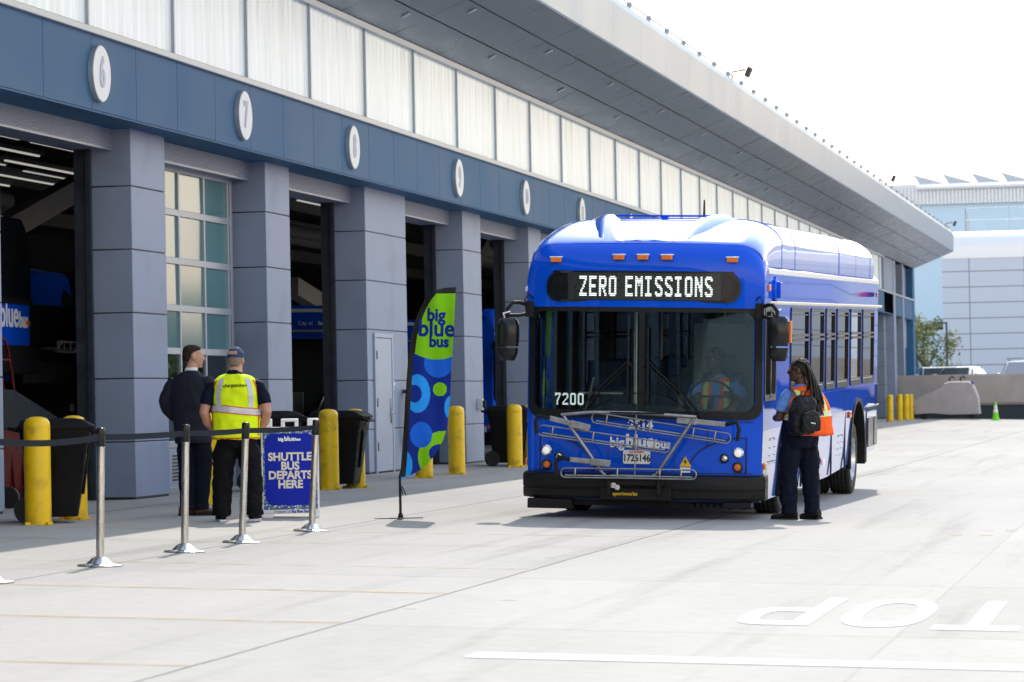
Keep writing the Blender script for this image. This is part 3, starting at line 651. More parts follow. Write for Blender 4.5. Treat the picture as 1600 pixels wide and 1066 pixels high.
# steel service door in the wide pillar, with its handle and hinges
dd = MB().bx(.0, .022, 51.08, 52.13, .03, 2.14).build('service_door', M['doorpaint'], gar, .004, 1)
q = MB(); q.bx(0, .032, 50.98, 51.07, .0, 2.22).bx(0, .032, 52.14, 52.23, 0, 2.22).bx(0, .032, 51.07, 52.14, 2.15, 2.22); q.build('door_frame', M['doorpaint'], gar, .004, 1)
MB().bx(.02, .035, 51.95, 52.02, .78, 1.18).tube([(.03, 51.985, .95), (.09, 51.985, .95), (.09, 51.86, .95)], .014).build('handle', M['chrome'], dd)
q = MB()
for z in (.35, 1.05, 1.8): q.bx(.02, .04, 51.07, 51.12, z, z+.14)
q.build('hinge', M['jamb'], dd)
# signs on the blue band
def disc(txt, y, label):
    o = tag(empty('bay_number_sign', (XF, y, 4.95)), label, 'sign', 'bay number signs')
    MB().lathe([(.325, .0), (.325, .055)], n=48, axis='x', smooth=False).build('rim', M['mullion'], o)
    MB().lathe([(.315, .055), (.315, .062)], n=48, axis='x', smooth=False).build('disc', M['signface'], o)
    text('numeral', txt, .47 if len(txt) == 1 else .36, .003, M['numeral'], o, Matrix.Translation((.066, 0, 0)) @ Matrix.Rotation(math.pi/2, 4, 'Z') @ Matrix.Rotation(math.pi/2, 4, 'X'), .016, .82)
for txt, y, lb in (('6', 36.45, 'white disc sign with a grey 6 on the blue band'), ('7', 42.45, 'white disc sign with a grey 7 on the blue band'), ('8', 48.4, 'white disc sign with a grey 8 on the blue band'),
                   ('9', 55.85, 'fourth white disc sign from the left, above the feather flag'), ('10', 61.85, 'fifth white disc sign from the left, just right of the feather flag'), ('11', 67.9, 'white disc sign partly above the front left of the bus roof'), ('12', 74.2, 'small white disc peeking over the bus roof, farthest of the discs')):
    disc(txt, y, lb)
o = tag(empty('notice_plate', (0, 52.33, 1.36)), 'small blue notice plate beside the steel service door', 'sign')
MB().bx(.0, .008, -.09, .09, -.1, .14).build('plate', M['handicap'], o); MB().bx(.008, .011, -.04, .0, -.05, .08).bx(.008, .011, .0, .05, .03, .08).build('symbol', M['white'], o)
o = tag(empty('outlet_box', (0, 58.9, 1.05)), 'grey electrical outlet box low on the pillar right of the flag', 'box')
MB().bx(0, .1, -.07, .07, -.1, .1).build('housing', M['tapegrey'], o, .01); MB().bx(.1, .15, -.05, .05, -.06, .07).build('cover', M['toolgrey'], o, .01)
o = tag(empty('hose_coil', (.03, 53.0, .9)), 'coiled black hose hanging on the wide pillar behind the flag', 'hose')
q = MB()
for k in range(4): q.tube([(.05+.02*k, .18*math.cos(a*.2618)*(1+.05*k), .42*math.sin(a*.2618)*(1+.04*k)) for a in range(25)], .018)
q.build('coil', M['black'], o); MB().bx(-.03, .16, -.04, .04, .36, .42).build('hook', M['jamb'], o)
# downlights in the soffit
dl = tag(empty('soffit_light', (0, 0, 0)), 'small round light set into the canopy soffit', 'light', 'soffit lights')
MB().lathe([(.075, -.012), (.08, 0), (.06, .01)], n=18).build('rim', M['mullion'], dl); MB().lathe([(.066, -.008), (.02, -.006)], n=18).build('lens', M['carglass'], dl)
f1 = True
for i in range(16):
    for tt, off in ((.33, 0), (.67, 2.0)):
        x, z = soff(tt-.08); o = dl if f1 else copy_tree(dl); f1 = False; o.location = (x, 50.2+6.64*i+off, z-.01); o.rotation_euler = (0, -math.atan2(ez-6.93, ex-XF), 0)
for y, lb in ((79.2, 'dark floodlight on the canopy edge nearest the camera'), (120.7, 'small dark floodlight near the far end of the canopy edge'), (154.5, 'tiny dark floodlight at the far tip of the canopy')):
    o = tag(empty('flood_light', (ex-.1, y, et)), lb, 'floodlight')
    MB().tube([(0, 0, 0), (0, 0, .22), (.3, 0, .26)], .02).tube([(.3, -.1, .26), (.3, .1, .26)], .02).build('bracket', M['jamb'], o)
    MB().box((.4, 0, .20), (.10, .34, .24), Matrix.Rotation(R_(25), 3, 'Y')).build('lamp', M['jamb'], o, .01)
# ================================================================== BUS  (local: x across, y backwards from the nose, z up)
BYAW, BPITCH, BROLL = -.0198, .0195, .034
bus = tag(empty('city_bus', (6.708, 35.432, -.174)), 'blue city bus in the open yard with ZERO EMISSIONS on its destination sign', 'bus', 'blue city buses')
BM = Matrix.Translation((6.708, 35.432, -.174)) @ Matrix.Rotation(BYAW, 4, 'Z') @ Matrix.Rotation(BPITCH, 4, 'X') @ Matrix.Rotation(BROLL, 4, 'Y')
bus.rotation_mode = 'QUATERNION'; bus.rotation_quaternion = BM.to_quaternion()
W, L = 1.295, 11.75
def yf(x): return .02+.17*abs(x/W)**5
def outline(z, ins=0, push=0, n=18):
    pts = []
    for k in range(n+1):
        a = -1+2*k/n; x = (W-ins)*math.copysign(abs(a)**.8, a); pts.append(Vector((x, yf(x*W/(W-ins))+push, z)))
    pts += [Vector((W-ins, y, z)) for y in (.45, 1.2, 6, L-.25)]+[Vector((W-ins-.05, L-.07, z)), Vector((W-ins-.2, L, z)), Vector((-W+ins+.2, L, z)), Vector((-W+ins+.05, L-.07, z))]+[Vector((-W+ins, y, z)) for y in (L-.25, 6, 1.2, .45)]
    return pts
hull = MB().loft([outline(.19, .03), outline(.5, .012), outline(.955, 0), outline(2.3, 0, .01), outline(2.70, .0, .05), outline(2.76, .06, .1)], smooth=False)
# rear underside rises behind the rear axle
hull.v = [(x, y, z+(.16*max(0, y-10.2)/1.5 if z < .3 else 0)) for x, y, z in hull.v]
ho = hull.build('body', [M['blue'], M['cabin'], M['blue_lo']], bus)
inn = MB(); inn.bx(-W+.06, W-.06, .34, L-.9, .50, 2.45)
io = inn.build('cut', M['cabin'], bus)
WIN = [(2.32, 3.9), (4.1, 5.36), (5.56, 6.48), (6.68, 7.93), (8.17, 9.38), (9.58, 10.98)]
cut = MB()
cut.bx(-1.19, 1.19, -1, .42, 1.15, 2.22)
fr_ay, rr_ay = 2.08, 9.15
WIN_L = [(3.2, 4.9), (5.1, 6.4), (8.2, 9.3), (9.5, 10.8)]
for a, bb in WIN: cut.bx(W-.1, W+.2, a+.03, bb-.03, 1.33, 2.24)
for a, bb in WIN_L: cut.bx(-W-.2, -W+.1, a, bb, 1.33, 2.24)
cut.bx(W-.1, W+.2, .28, 1.05, 1.30, 2.24)
cut.bx(-W-.2, -W+.1, .42, 1.42, .42, 2.2)
arch = MB()
for ay, rr in ((fr_ay, .64), (rr_ay, .80)):
    for s in (-1, 1):
        P = [(rr*math.cos(R_(a)), .12+(.60 if rr < .7 else .62)*math.sin(R_(a))) for a in range(0, 181, 12)]; P = [(rr, -.6)]+P+[(-rr, -.6)]
        arch.prism(P, lambda u, v, k, s=s, ay=ay: (s*(.62 if k else 1.6), ay+u, .33+v))
def boolean(o, mb):
    c = mb.build('cut', M['cabin'], bus); md = o.modifiers.new('b', 'BOOLEAN'); md.operation = 'DIFFERENCE'; md.solver = 'EXACT'; md.object = c
    bake(o); bpy.data.objects.remove(c)
md = ho.modifiers.new('b', 'BOOLEAN'); md.operation = 'DIFFERENCE'; md.solver = 'EXACT'; md.object = io; md.material_mode = 'TRANSFER'
bake(ho); bpy.data.objects.remove(io)
boolean(ho, cut); boolean(ho, arch)
for p in ho.data.polygons:
    p.use_smooth = False
    if p.material_index == 0 and p.center.z < .955 and p.normal.x > .8 and p.center.x > W-.1: p.material_index = 2
for p in ho.data.polygons:
    if p.center.y < .3 and abs(p.center.x) < W and p.normal.y < -.2: p.use_smooth = True
ed = ho.modifiers.new('es', 'EDGE_SPLIT'); ed.split_angle = R_(32)
for p in ho.data.polygons: p.use_smooth = True
# wheel housings
q = MB()
for ay in (fr_ay, rr_ay):
    for s in (-1, 1): q.bx(s*.55, s*.6, ay-.9, ay+.9, .2, 1.1)
q.bx(-1.2, 1.2, .3, L-.4, .44, .49).bx(-.5, .5, .6, L-.6, .26, .44); q.build('underfloor', M['cabin'], bus)
def lip(ay, rr, hh):
    for s in (-1, 1):
        q = MB(); pa = [(rr*math.cos(R_(a)), .12+hh*math.sin(R_(a))) for a in range(0, 181, 10)]; pa = [(rr, -.14)]+pa+[(-rr, -.14)]
        pb = [(u*.93, v-.05 if v > .12 else v) for u, v in pa]; n = len(pa)
        A = [Vector((s*(W+.014), ay+u, .33+v)) for u, v in pa]; B = [Vector((s*(W+.014), ay+u, .33+v)) for u, v in pb]
        C = [Vector((s*(W-.12), ay+u, .33+v)) for u, v in pb]; D = [Vector((s*(W-.02), ay+u*1.0, .33+v)) for u, v in pa]
        q.loft([D, A, B, C], caps=False, closed=False); q.build('wheel_arch', M['black'], bus)
lip(fr_ay, .665, .615); lip(rr_ay, .86, .66)
def wheel(x, y, s, dual):
    w_ = bus_ground(x, y)
    o = MB()
    def tyre(xc):
        prof = [(.30, -.13), (.40, -.145), (.455, -.14), (.475, -.12)]
        for g_ in (-.075, -.025, .025, .075): prof += [(.482, g_-.018), (.47, g_-.01), (.47, g_+.004), (.482, g_+.014)]
        prof += [(.475, .12), (.455, .14), (.40, .145), (.30, .13)]
        o.lathe(prof, (xc, 0, 0), 40, 'x', caps=False)
    tyre(0)
    if dual: tyre(-s*.33)
    t_ = o.build('wheel', M['tyre'], bus, mw=Matrix.Translation((x, y, w_)))
    q = MB(); q.lathe([(.30, s*.135), (.295, s*.10), (.27, s*(-.02 if not dual else -.06)), (.25, s*(-.02 if not dual else -.07)), (.17, s*(.09 if not dual else -.08)), (.15, s*(.10 if not dual else -.07)), (.10, s*(.10 if not dual else -.02)), (.10, s*(.16 if not dual else .03)), (.04, s*(.18 if not dual else .05)), (.002, s*(.18 if not dual else .05))], n=36, axis='x', caps=False)
    for k in range(10):
        a = k*math.pi/5; q.lathe([(.014, s*(.09 if not dual else -.08)), (.014, s*(.14 if not dual else -.03))], (0, .135*math.cos(a)*1.6, .135*math.sin(a)*1.6), 6, 'x')
    q.build('rim', M['alloy'], t_)
def bus_ground(x, y):
    p = BM @ Vector((x, y, 0)); return .481-(p.z-G(p.x))
for s in (-1, 1): wheel(s*1.10, fr_ay, s, False); wheel(s*1.10, rr_ay, s, True)
# ---- front cap above the windshield
def capsec(y, w_, t_, r, z0, n=10):
    pts = [Vector((-w_, y, z0))]
    pts += [Vector((-w_+r*(1-math.sin(R_(90*k/n))) if False else -w_+r-r*math.cos(R_(90*k/n)), y, t_-r*.62+r*.62*math.sin(R_(90*k/n)))) for k in range(n+1)]
    pts += [Vector((w_*(k/8.)*.0+(-w_+r)+(2*(w_-r))*k/8, y, t_+.012*math.sin(math.pi*k/8))) for k in range(1, 8)]
    pts += [Vector((w_-r+r*math.sin(R_(90*k/n)), y, t_-r*.62+r*.62*math.cos(R_(90*k/n)))) for k in range(n+1)]
    pts += [Vector((w_, y, z0))]
    return pts
def warpfront(rings, f=1.0):
    return [[Vector((p.x, p.y+f*(yf(p.x)-.02), p.z)) for p in r] for r in rings]
CW = 1.303
def ztop(x): return 2.985-.30*(1-math.sqrt(max(0, 1-(max(0, abs(x)-(CW-.30))/.30)**2)))
q = MB(); nx = 46; xs_ = [CW*math.sin(math.pi/2*(-1+2*k/nx)) for k in range(nx+1)]; rows = []
for tt in (0, .2, .4, .55, .66, .75, .82, .88, .93, .97, 1.0):
    rows.append([Vector((x, min(yf(x*W/CW)-.035+.17*max(0, (tt-.55)/.45)**2.6, .42), 2.268+(ztop(x)-2.268)*tt)) for x in xs_])
rows.append([Vector((x, .425, ztop(x)+.004)) for x in xs_]); rows.append([Vector((x, .43, ztop(x)-.02)) for x in xs_])
q.loft(rows, caps=False, closed=False)
for e in (0, -1):
    q.loft([[r[e] for r in rows[:-2]], [Vector((r[e].x, .43, r[e].z)) for r in rows[:-2]]], caps=False, closed=False)
q.build('front_cap', M['blue'], bus)
# ---- roof fairing and side pods
Z0 = 2.725
rs = warpfront([capsec(.12, 1.275, 2.955, .3, Z0), capsec(.145, 1.275, 2.98, .3, Z0)], .8)+[capsec(.5, 1.278, 3.09, .36, Z0), capsec(.9, 1.28, 3.19, .42, Z0), capsec(1.15, 1.28, 3.235, .45, Z0), capsec(1.5, 1.28, 3.255, .46, Z0)]
cuts_y = [1.62, 2.75, 7.0, 8.85, 10.6]
MB().loft(rs+[capsec(cuts_y[0]-.012, 1.28, 3.26, .46, Z0)]).build('roof_fairing', M['blue_roof'], bus)
for a, bb in zip(cuts_y[:-1], cuts_y[1:]):
    n = 4
    MB().loft([capsec(a+.012+(bb-a-.024)*k/n, 1.28+.004*math.sin(k*2.1+a), 3.265+.003*math.sin(k+a), .46, Z0) for k in range(n+1)]).build('roof_pod', M['blue_roof'], bus)
MB().loft([capsec(10.612, 1.28, 3.26, .46, Z0), capsec(10.9, 1.28, 3.24, .45, Z0), capsec(11.15, 1.27, 3.16, .40, Z0), capsec(11.35, 1.25, 3.02, .34, Z0), capsec(11.48, 1.235, 2.86, .2, Z0), capsec(11.53, 1.23, 2.76, .05, Z0)]).build('roof_pod', M['blue_roof'], bus)
MB().bx(-1.1, 1.1, 1.5, 10.7, 2.6, 2.95).build('roof_core', M['black'], bus)
# raised scoop with a dished middle and a cross bar
rs = []
for y, a, zo, zr, zi in ((.14, .36, 2.985, 2.99, 2.99), (.22, .42, 3.00, 3.03, 3.0), (.5, .50, 3.08, 3.15, 3.07), (.9, .60, 3.18, 3.265, 3.14), (1.25, .68, 3.24, 3.31, 3.19), (1.36, .70, 3.25, 3.315, 3.20)):
    rs.append([Vector((x, y+.8*(yf(x)-.02), z)) for x, z in ((-a-.15, zo-.06), (-a-.13, zo), (-a, zr-.01), (-a+.04, zr), (-a+.12, zr-.003), (-a+.26, zi+.01), (-a+.34, zi), (a-.34, zi), (a-.26, zi+.01), (a-.12, zr-.003), (a-.04, zr), (a, zr-.01), (a+.13, zo), (a+.15, zo-.06))])
MB().loft(rs).build('roof_scoop', M['blue_roof'], bus)
MB().bx(-.62, .62, 1.34, 1.37, 3.285, 3.305).bx(-.62, -.55, 1.33, 1.37, 3.2, 3.3).bx(.55, .62, 1.33, 1.37, 3.2, 3.3).prism([(-.05, 3.285), (.05, 3.285), (.02, 3.25), (.02, 3.19), (-.02, 3.19), (-.02, 3.25)], lambda u, v, k: (u, 1.34+.03*k, v)).build('cross_bar', M['blue'], bus)
MB().tube([(.42, 1.5, 3.2), (.42, 1.5, 3.48)], [.018, .009]).build('antenna', M['blackgloss'], bus)
# ---- marker lights
def small(name, mat, x, y, z, d, rim=None):
    return MB().box((x, y, z), d).build(name, mat, bus, .006)
for x, z in ((-.955, 2.776), (-.257, 2.806), (.005, 2.808), (.268, 2.808), (.97, 2.786)):
    o = MB().box((x, yf(x)-.055, z), (.12, .03, .05)).build('marker_light', M['amber'], bus, .008)
    MB().box((x, yf(x)-.045, z+.03), (.14, .05, .012)).build('hood', M['trimwhite'], o, .003)
# ---- destination sign
def front(u, v, k, d0=.0, d1=.05): return (u, yf(u)-.025-(d1 if k == 0 else d0), v)
q = MB(); o1 = []; 
a = rrect(-1.06, 1.065, 2.325, 2.69, .14, 7); 
for i, (u, v) in enumerate(a):
    if v > 2.5: a[i] = (u, v-.045*(abs(u)/1.06)**2)
bz = [(u*.965, 2.507+(v-2.507)*.86) for u, v in a]
q.ring_prism(a, bz, lambda u, v, k: front(u, v, k, -.03, .035)); sg = q.build('destination_sign', M['blackgloss'], bus)
def strip(u0, u1, v0, v1, d, n=16):
    q = MB(); q.loft([[Vector((u0+(u1-u0)*k/n, yf(u0+(u1-u0)*k/n)-.02-d, v)) for k in range(n+1)] for v in (v0, v1)], caps=False, closed=False, smooth=True); return q
strip(-.99, .99, 2.345, 2.66, .024).build('backing', M['blackgloss'], sg)
for s_ in (-1, 1): strip(s_*.98, s_*1.035, 2.41, 2.60, .023, 3).build('backing', M['blackgloss'], sg)
strip(-.82, .85, 2.35, 2.64, .028).build('display', M['leddark'], sg)
GL = {'Z': ["1111111", "1111111", "0000011", "0000110", "0000110", "0001100", "0001100", "0011000", "0110000", "0110000", "1111111", "1111111"],
 'E': ["1111111", "1111111", "1100000", "1100000", "1100000", "1111110", "1111110", "1100000", "1100000", "1100000", "1111111", "1111111"],
 'R': ["1111110", "1111111", "1100011", "1100011", "1100011", "1111111", "1111110", "1101100", "1100110", "1100110", "1100011", "1100011"],
 'O': ["0111110", "1111111", "1100011", "1100011", "1100011", "1100011", "1100011", "1100011", "1100011", "1100011", "1111111", "0111110"],
 'M': ["1100011", "1110111", "1111111", "1111111", "1101011", "1101011", "1100011", "1100011", "1100011", "1100011", "1100011", "1100011"],
 'I': ["1111110", "1111110", "0011000", "0011000", "0011000", "0011000", "0011000", "0011000", "0011000", "0011000", "1111110", "1111110"],
 'S': ["0111110", "1111111", "1100011", "1100000", "1110000", "0111100", "0011110", "0000111", "0000011", "1100011", "1111111", "0111110"],
 'N': ["1100011", "1110011", "1110011", "1111011", "1111011", "1101111", "1101111", "1100111", "1100111", "1100011", "1100011", "1100011"],
 ' ': ["0000"]*12,
 '7': ["1111111", "1111111", "1100011", "0000110", "0000110", "0001100", "0001100", "0011000", "0011000", "0011000", "0011000", "0011000"],
 '2': ["0111110", "1111111", "1100011", "0000011", "0000011", "0000110", "0001100", "0011000", "0110000", "1100000", "1111111", "1111111"],
 '0': None}
GL['0'] = GL['O']
def led(s, u0, u1, v0, v1, d):
    cols_ = []
    for ch in s: cols_.append((GL[ch], len(GL[ch][0])))
    tot = sum(w_ for _, w_ in cols_)+2*(len(s)-1); pu = (u1-u0)/tot; pv = (v1-v0)/12; q = MB(); x = 0
    for g_, w_ in cols_:
        for r in range(12):
            c = 0
            while c < w_:
                if g_[r][c] == '1':
                    e = c
                    while e < w_ and g_[r][e] == '1': e += 1
                    ua, ub = u0+(x+c+.06)*pu, u0+(x+e-.12)*pu; va, vb = v1-(r+.74)*pv, v1-(r+.06)*pv
                    ya, yb = yf(ua)-.02-d, yf(ub)-.02-d
                    q.add([(ua, ya, va), (ub, yb, va), (ub, yb, vb), (ua, ya, vb)], [(0, 1, 2, 3)]); c = e
                else: c += 1
        x += w_+2
    return q
led('ZERO EMISSIONS', -.69, .765, 2.385, 2.605, .031).build('led_letters', M['led'], sg)
# ---- windshield, frame, wipers
strip(-1.24, 1.24, 1.12, 2.24, -.006, 24).build('windshield', M['windshield'], bus)
q = MB(); a = rrect(-1.272, 1.285, 1.075, 2.272, .13, 8); bz = rrect(-1.20, 1.215, 1.16, 2.222, .10, 8)
def dens(P, n=6):
    out = []
    for i in range(len(P)):
        A, B = P[i], P[(i+1) % len(P)]
        m_ = n if math.hypot(A[0]-B[0], A[1]-B[1]) > .5 else 1
        out += [(A[0]+(B[0]-A[0])*k/m_, A[1]+(B[1]-A[1])*k/m_) for k in range(m_)]
    return out
q.ring_prism(dens(a, 14), dens(bz, 14), lambda u, v, k: front(u, v, k, -.03, .012)); wf = q.build('windshield_frame', M['black'], bus)
MB().bx(-.028, .032, -.02, .02, 1.13, 2.25).build('divider', M['black'], wf)
q = MB()
for s, x in ((-1, -.145), (1, .078)):
    q.tube([(x, -.06, 1.24), (x-.004*s, -.065, 2.05)], .011, 6)
    q.tube([(x-.05*s, -.03, 1.62), (x, -.065, 1.70)], .012, 6)
    for dx in (0, .05): q.tube([(x-.02*s+.02*dx, -.055, 1.66+dx), (x+s*(.33+dx), -.04, 1.33), (x+s*(.50+dx*1.6), -.03, 1.10)], .009, 6)
q.tube([(-.62, -.05, 1.14), (-.3, -.06, 1.30), (.02, -.06, 1.36), (.3, -.06, 1.30), (.56, -.05, 1.14)], .008, 6)
q.build('wiper', M['black'], wf)
led('7200', -.965, -.64, 1.205, 1.335, -.03).build('run_number', M['led'], bus)
# ---- nose panels, lamps
def seamline(pts, name, r=.006, mat='seam'):
    return MB().tube([(u, yf(u)-.004, v) for u, v in pts], r, 5).build(name, M[mat], bus)
for s, zz in ((-1, 0), (1, .008)):
    cx = s*1.17
    arc = [(s*1.13, .50)]+[(s*1.13, .88)]+[(s*(1.13-.62*math.sin(R_(a))), .50+.38*math.cos(R_(a))) for a in range(12, 91, 6)]
    q = MB(); P = [(s*1.12, .505)]+[(s*(1.12-.60*math.sin(R_(a))), .505+.365*math.cos(R_(a))) for a in range(0, 90, 6)]+[(s*.52, .505)]
    q.prism(P, lambda u, v, k: (u, yf(u)-(.012 if k == 0 else -.02), v)); lp = q.build('lamp_panel', M['blue'], bus, .004, 1)
    seamline(arc+[(s*.51, .50)], 'panel_seam', .008)
    for (x, z, nm, mt, r) in ((1.05, .712+zz, 'headlight', 'lamp', .052), (.905, .652+zz, 'fog_light', 'lamp', .046), (1.045, .558+zz, 'turn_signal', 'amber', .052)):
        y = yf(x)-.012
        h = MB().lathe([(r, -.0), (r+.006, -.012), (r*.9, -.02)], (s*x, y, z), 24, 'y').build(nm, M['blackgloss'] if nm != 'headlight' else M['chrome'], lp)
        if nm == 'headlight':
            MB().sphere((s*x, y-.012, z), (r*.85, .02, r*.85)).build('lens', M['lampglow'], h)
        elif nm == 'fog_light': MB().sphere((s*x, y-.012, z), (r*.8, .016, r*.8)).build('lens', M['chrome'], h)
        else:
            q = MB(); q.sphere((s*x, y-.012, z), (r*.8, .012, r*.8))
            for i in range(-2, 3):
                for j in range(-2, 3):
                    if i*i+j*j < 6: q.sphere((s*x+i*.016, y-.024, z+j*.016), .006, 6, 4)
            q.build('lens', M['amber'], h)
MB().tube([(-.72, yf(-.72)-.004, .98), (-.72, yf(-.72)-.004, .76)], .004, 5).tube([(-.72, yf(.72)-.004, .98), (.72, yf(.72)-.004, .98)], .004, 5).tube([(.72, yf(.72)-.004, .98), (.72, yf(.72)-.004, .78)], .004, 5).build('hatch_seam', M['seam'], bus)
for x in (-.36, .36): seamline([(x, .50), (x, .74)], 'panel_seam', .003)
seamline([(u*.04, 1.045) for u in range(-30, 31)], 'panel_seam', .003); seamline([(u*.04, .497) for u in range(-30, 31)], 'panel_seam', .004)
def fwarp(off): return lambda co: Vector((co.x, co.y, co.z))
text('fleet_number', '2514', .145, .003, M['vinylwhite'], bus, FACE((-.01, .012, 1.0)), .005, .95)
text('logo', 'big', .150, .003, M['vinylwhite'], bus, FACE((-.265, .012, .808)), .005, .88, 1.04)
text('logo', 'blue', .19, .003, M['vinylwhite'], bus, FACE((-.012, .012, .824)), .009, .92, 1.06)
text('logo', 'bus', .125, .003, M['vinylwhite'], bus, FACE((.235, .012, .797)), .005, .95, 1.04)
pl = MB().prism(rrect(-.19, .105, .585, .733, .02), lambda u, v, k: (u, -.02+.012*k, v)).build('licence_plate', M['white'], bus)
text('digits', '1726146', .105, .002, M['seam'], pl, FACE((-.043, -.0205, .645)), .003, .82)
text('digits', 'CA EXEMPT', .034, .002, M['redpipe'], pl, FACE((-.043, -.0205, .712)), .001, .9)
wt = MB().prism([(.42, .565), (.55, .565), (.485, .675)], lambda u, v, k: (u, .012-.006*(1-k), v)).build('warning_triangle', M['yellow'], bus)
MB().prism([(.49, .655), (.465, .612), (.483, .612), (.475, .58), (.507, .625), (.488, .625)], lambda u, v, k: (u, .003-.002*(1-k), v)).build('bolt_symbol', M['seam'], wt)
MB().bx(.43, .54, .006, .011, .525, .556).bx(.43, .54, .006, .011, .50, .518).build('warning_label', M['vinylwhite'], bus)
# ---- bumper
P = [(.45+0*k, 0) for k in range(1)]
path = [(-W, .55), (-W, .35)]+[(x*W/12, yf(x*W/12)-.0) for x in range(-12, 13)]+[(W, .35), (W, .55)]
prof = [(-.04, .195), (.075, .20), (.10, .23), (.105, .30), (.095, .306), (.095, .318), (.11, .325), (.115, .42), (.10, .455), (.095, .462), (.03, .478), (-.04, .478)]
rings = []
for i, (x, y) in enumerate(path):
    a = Vector(path[max(i-1, 0)]); c = Vector(path[min(i+1, len(path)-1)]); d = (c-a).normalized(); nrm = Vector((d.y, -d.x))
    f_ = .10+.90*abs(nrm.y)**1.5; rings.append([Vector((x+nrm.x*o_*(f_ if o_ > 0 else 1), y+nrm.y*o_*(f_ if o_ > 0 else 1), z)) for o_, z in prof])
MB().loft(rings).build('bumper', M['black'], bus, sharp=28)
q = MB().bx(-1.2, 1.2, .12, .2, .12, .2).bx(-1.24, -.75, -.02, .1, .085, .19).bx(.9, 1.2, .0, .1, .13, .19)
for i in range(9): q.box((.55+.07*i, .08, .14+.01*(i % 2)), (.05, .06, .05))
q.build('valance', M['black'], bus, .004, 1)
# ---- bike rack folded up against the nose
YB = -.24
q = MB()
q.tube([(-.83, YB, 1.105), (-.50, YB-.02, 1.14), (.0, YB-.02, 1.142), (.64, YB, 1.108)], .019)
q.tube([(-.80, YB, 1.09), (-.37, YB, .49), (-.33, YB, .46), (.16, YB, .46), (.22, YB, .49), (.61, YB, 1.09)], .019)
rk = q.build('bike_rack', M['rack'], bus)
def tray(x0, z0, x1, z1, w_, y, r=.0085):
    q = MB(); d = Vector((x1-x0, 0, z1-z0)).normalized(); up = Vector((-d.z, 0, d.x))*w_
    a, bb = Vector((x0, y, z0)), Vector((x1, y, z1)); pts = []
    for k in range(9): pts.append(a-d*math.cos(R_(-90+22.5*k))*w_*.9*1+up*math.sin(R_(90-22.5*k)))
    for k in range(9): pts.append(bb+d*math.cos(R_(-90+22.5*k))*w_*.9+up*math.sin(R_(-90+22.5*k)))
    pts.append(pts[0]); q.tube(pts, r, 7)
    n = 6
    for k in range(n):
        c = a+(bb-a)*(k+.5)/n
        if k % 2 == 0 or k == n-1: q.tube([c+up+Vector((0, -.02, 0)), c+Vector((0, -.035, 0)), c-up+Vector((0, -.02, 0))], .01, 5)
    q.tube([a-up*.55+Vector((0, .01, 0)), bb-up*.55+Vector((0, .01, 0))], .011, 6)
    q.build('wheel_tray', M['rack'], rk)
tray(-1.04, .935, .30, .775, .055, YB+.03); tray(-.46, 1.075, .95, .885, .055, YB+.07); tray(-.77, .488, .61, .495, .05, YB-.06)
def arm_(x0, z0, x1, z1, y, hook):
    q = MB(); a, bb = Vector((x0, y, z0)), Vector((x1, y, z1)); d = bb-a
    q.box((a+bb)/2, (d.length, .03, .055), Matrix.Rotation(-math.atan2(d.z, d.x), 3, 'Y')); q.box(a+d*.78, (.22, .05, .075), Matrix.Rotation(-math.atan2(d.z, d.x), 3, 'Y'))
    q.build('clamp_arm', M['rack'], rk, .006, 1)
    MB().tube([a, a+Vector((hook*.12, -.02, .03)), a+Vector((hook*.15, -.03, -.05)), a+Vector((hook*.13, -.03, -.17))], .022).build('hook', M['black'], rk)
arm_(-.95, 1.07, -.52, .97, YB-.03, -1); arm_(.95, 1.03, .42, 1.075, YB+.03, 1); arm_(-.72, .63, -.29, .595, YB-.05, -1)
MB().tube([(-.01, YB-.01, 1.12), (-.02, YB-.01, .47)], .007, 6).build('cable', M['rack'], rk)
MB().tube([(-.10, YB-.03, 1.06), (.0, YB-.04, 1.01), (.0, YB-.04, .96)], .008).tube([(.11, YB-.03, 1.06), (.0, YB-.04, 1.01)], .008).build('release_handle', M['black'], rk)
q = MB().bx(-.42, .36, -.16, -.10, .20, .33).bx(-.34, .28, -.22, -.14, .36, .44)
for x in (-.30, .24): q.bx(x-.02, x+.02, -.27, -.14, .26, .50)
q.build('rack_mount', M['black'], rk, .008)
q = MB()
for x in (-.29, -.25, -.21): q.lathe([(.03, -.24), (.035, -.2), (.02, -.15)], (x, 0, .34+.02*(x < -.22)), 10, 'y')
q.build('pivot', M['alloy'], rk)
text('lettering', 'sportworks', .058, .002, M['yellow'], rk, FACE((-.14, -.162, .268)), .001)
MB().bx(-.29, .30, YB-.05, YB-.04, 1.13, 1.15).build('label_strip', M['black'], rk)
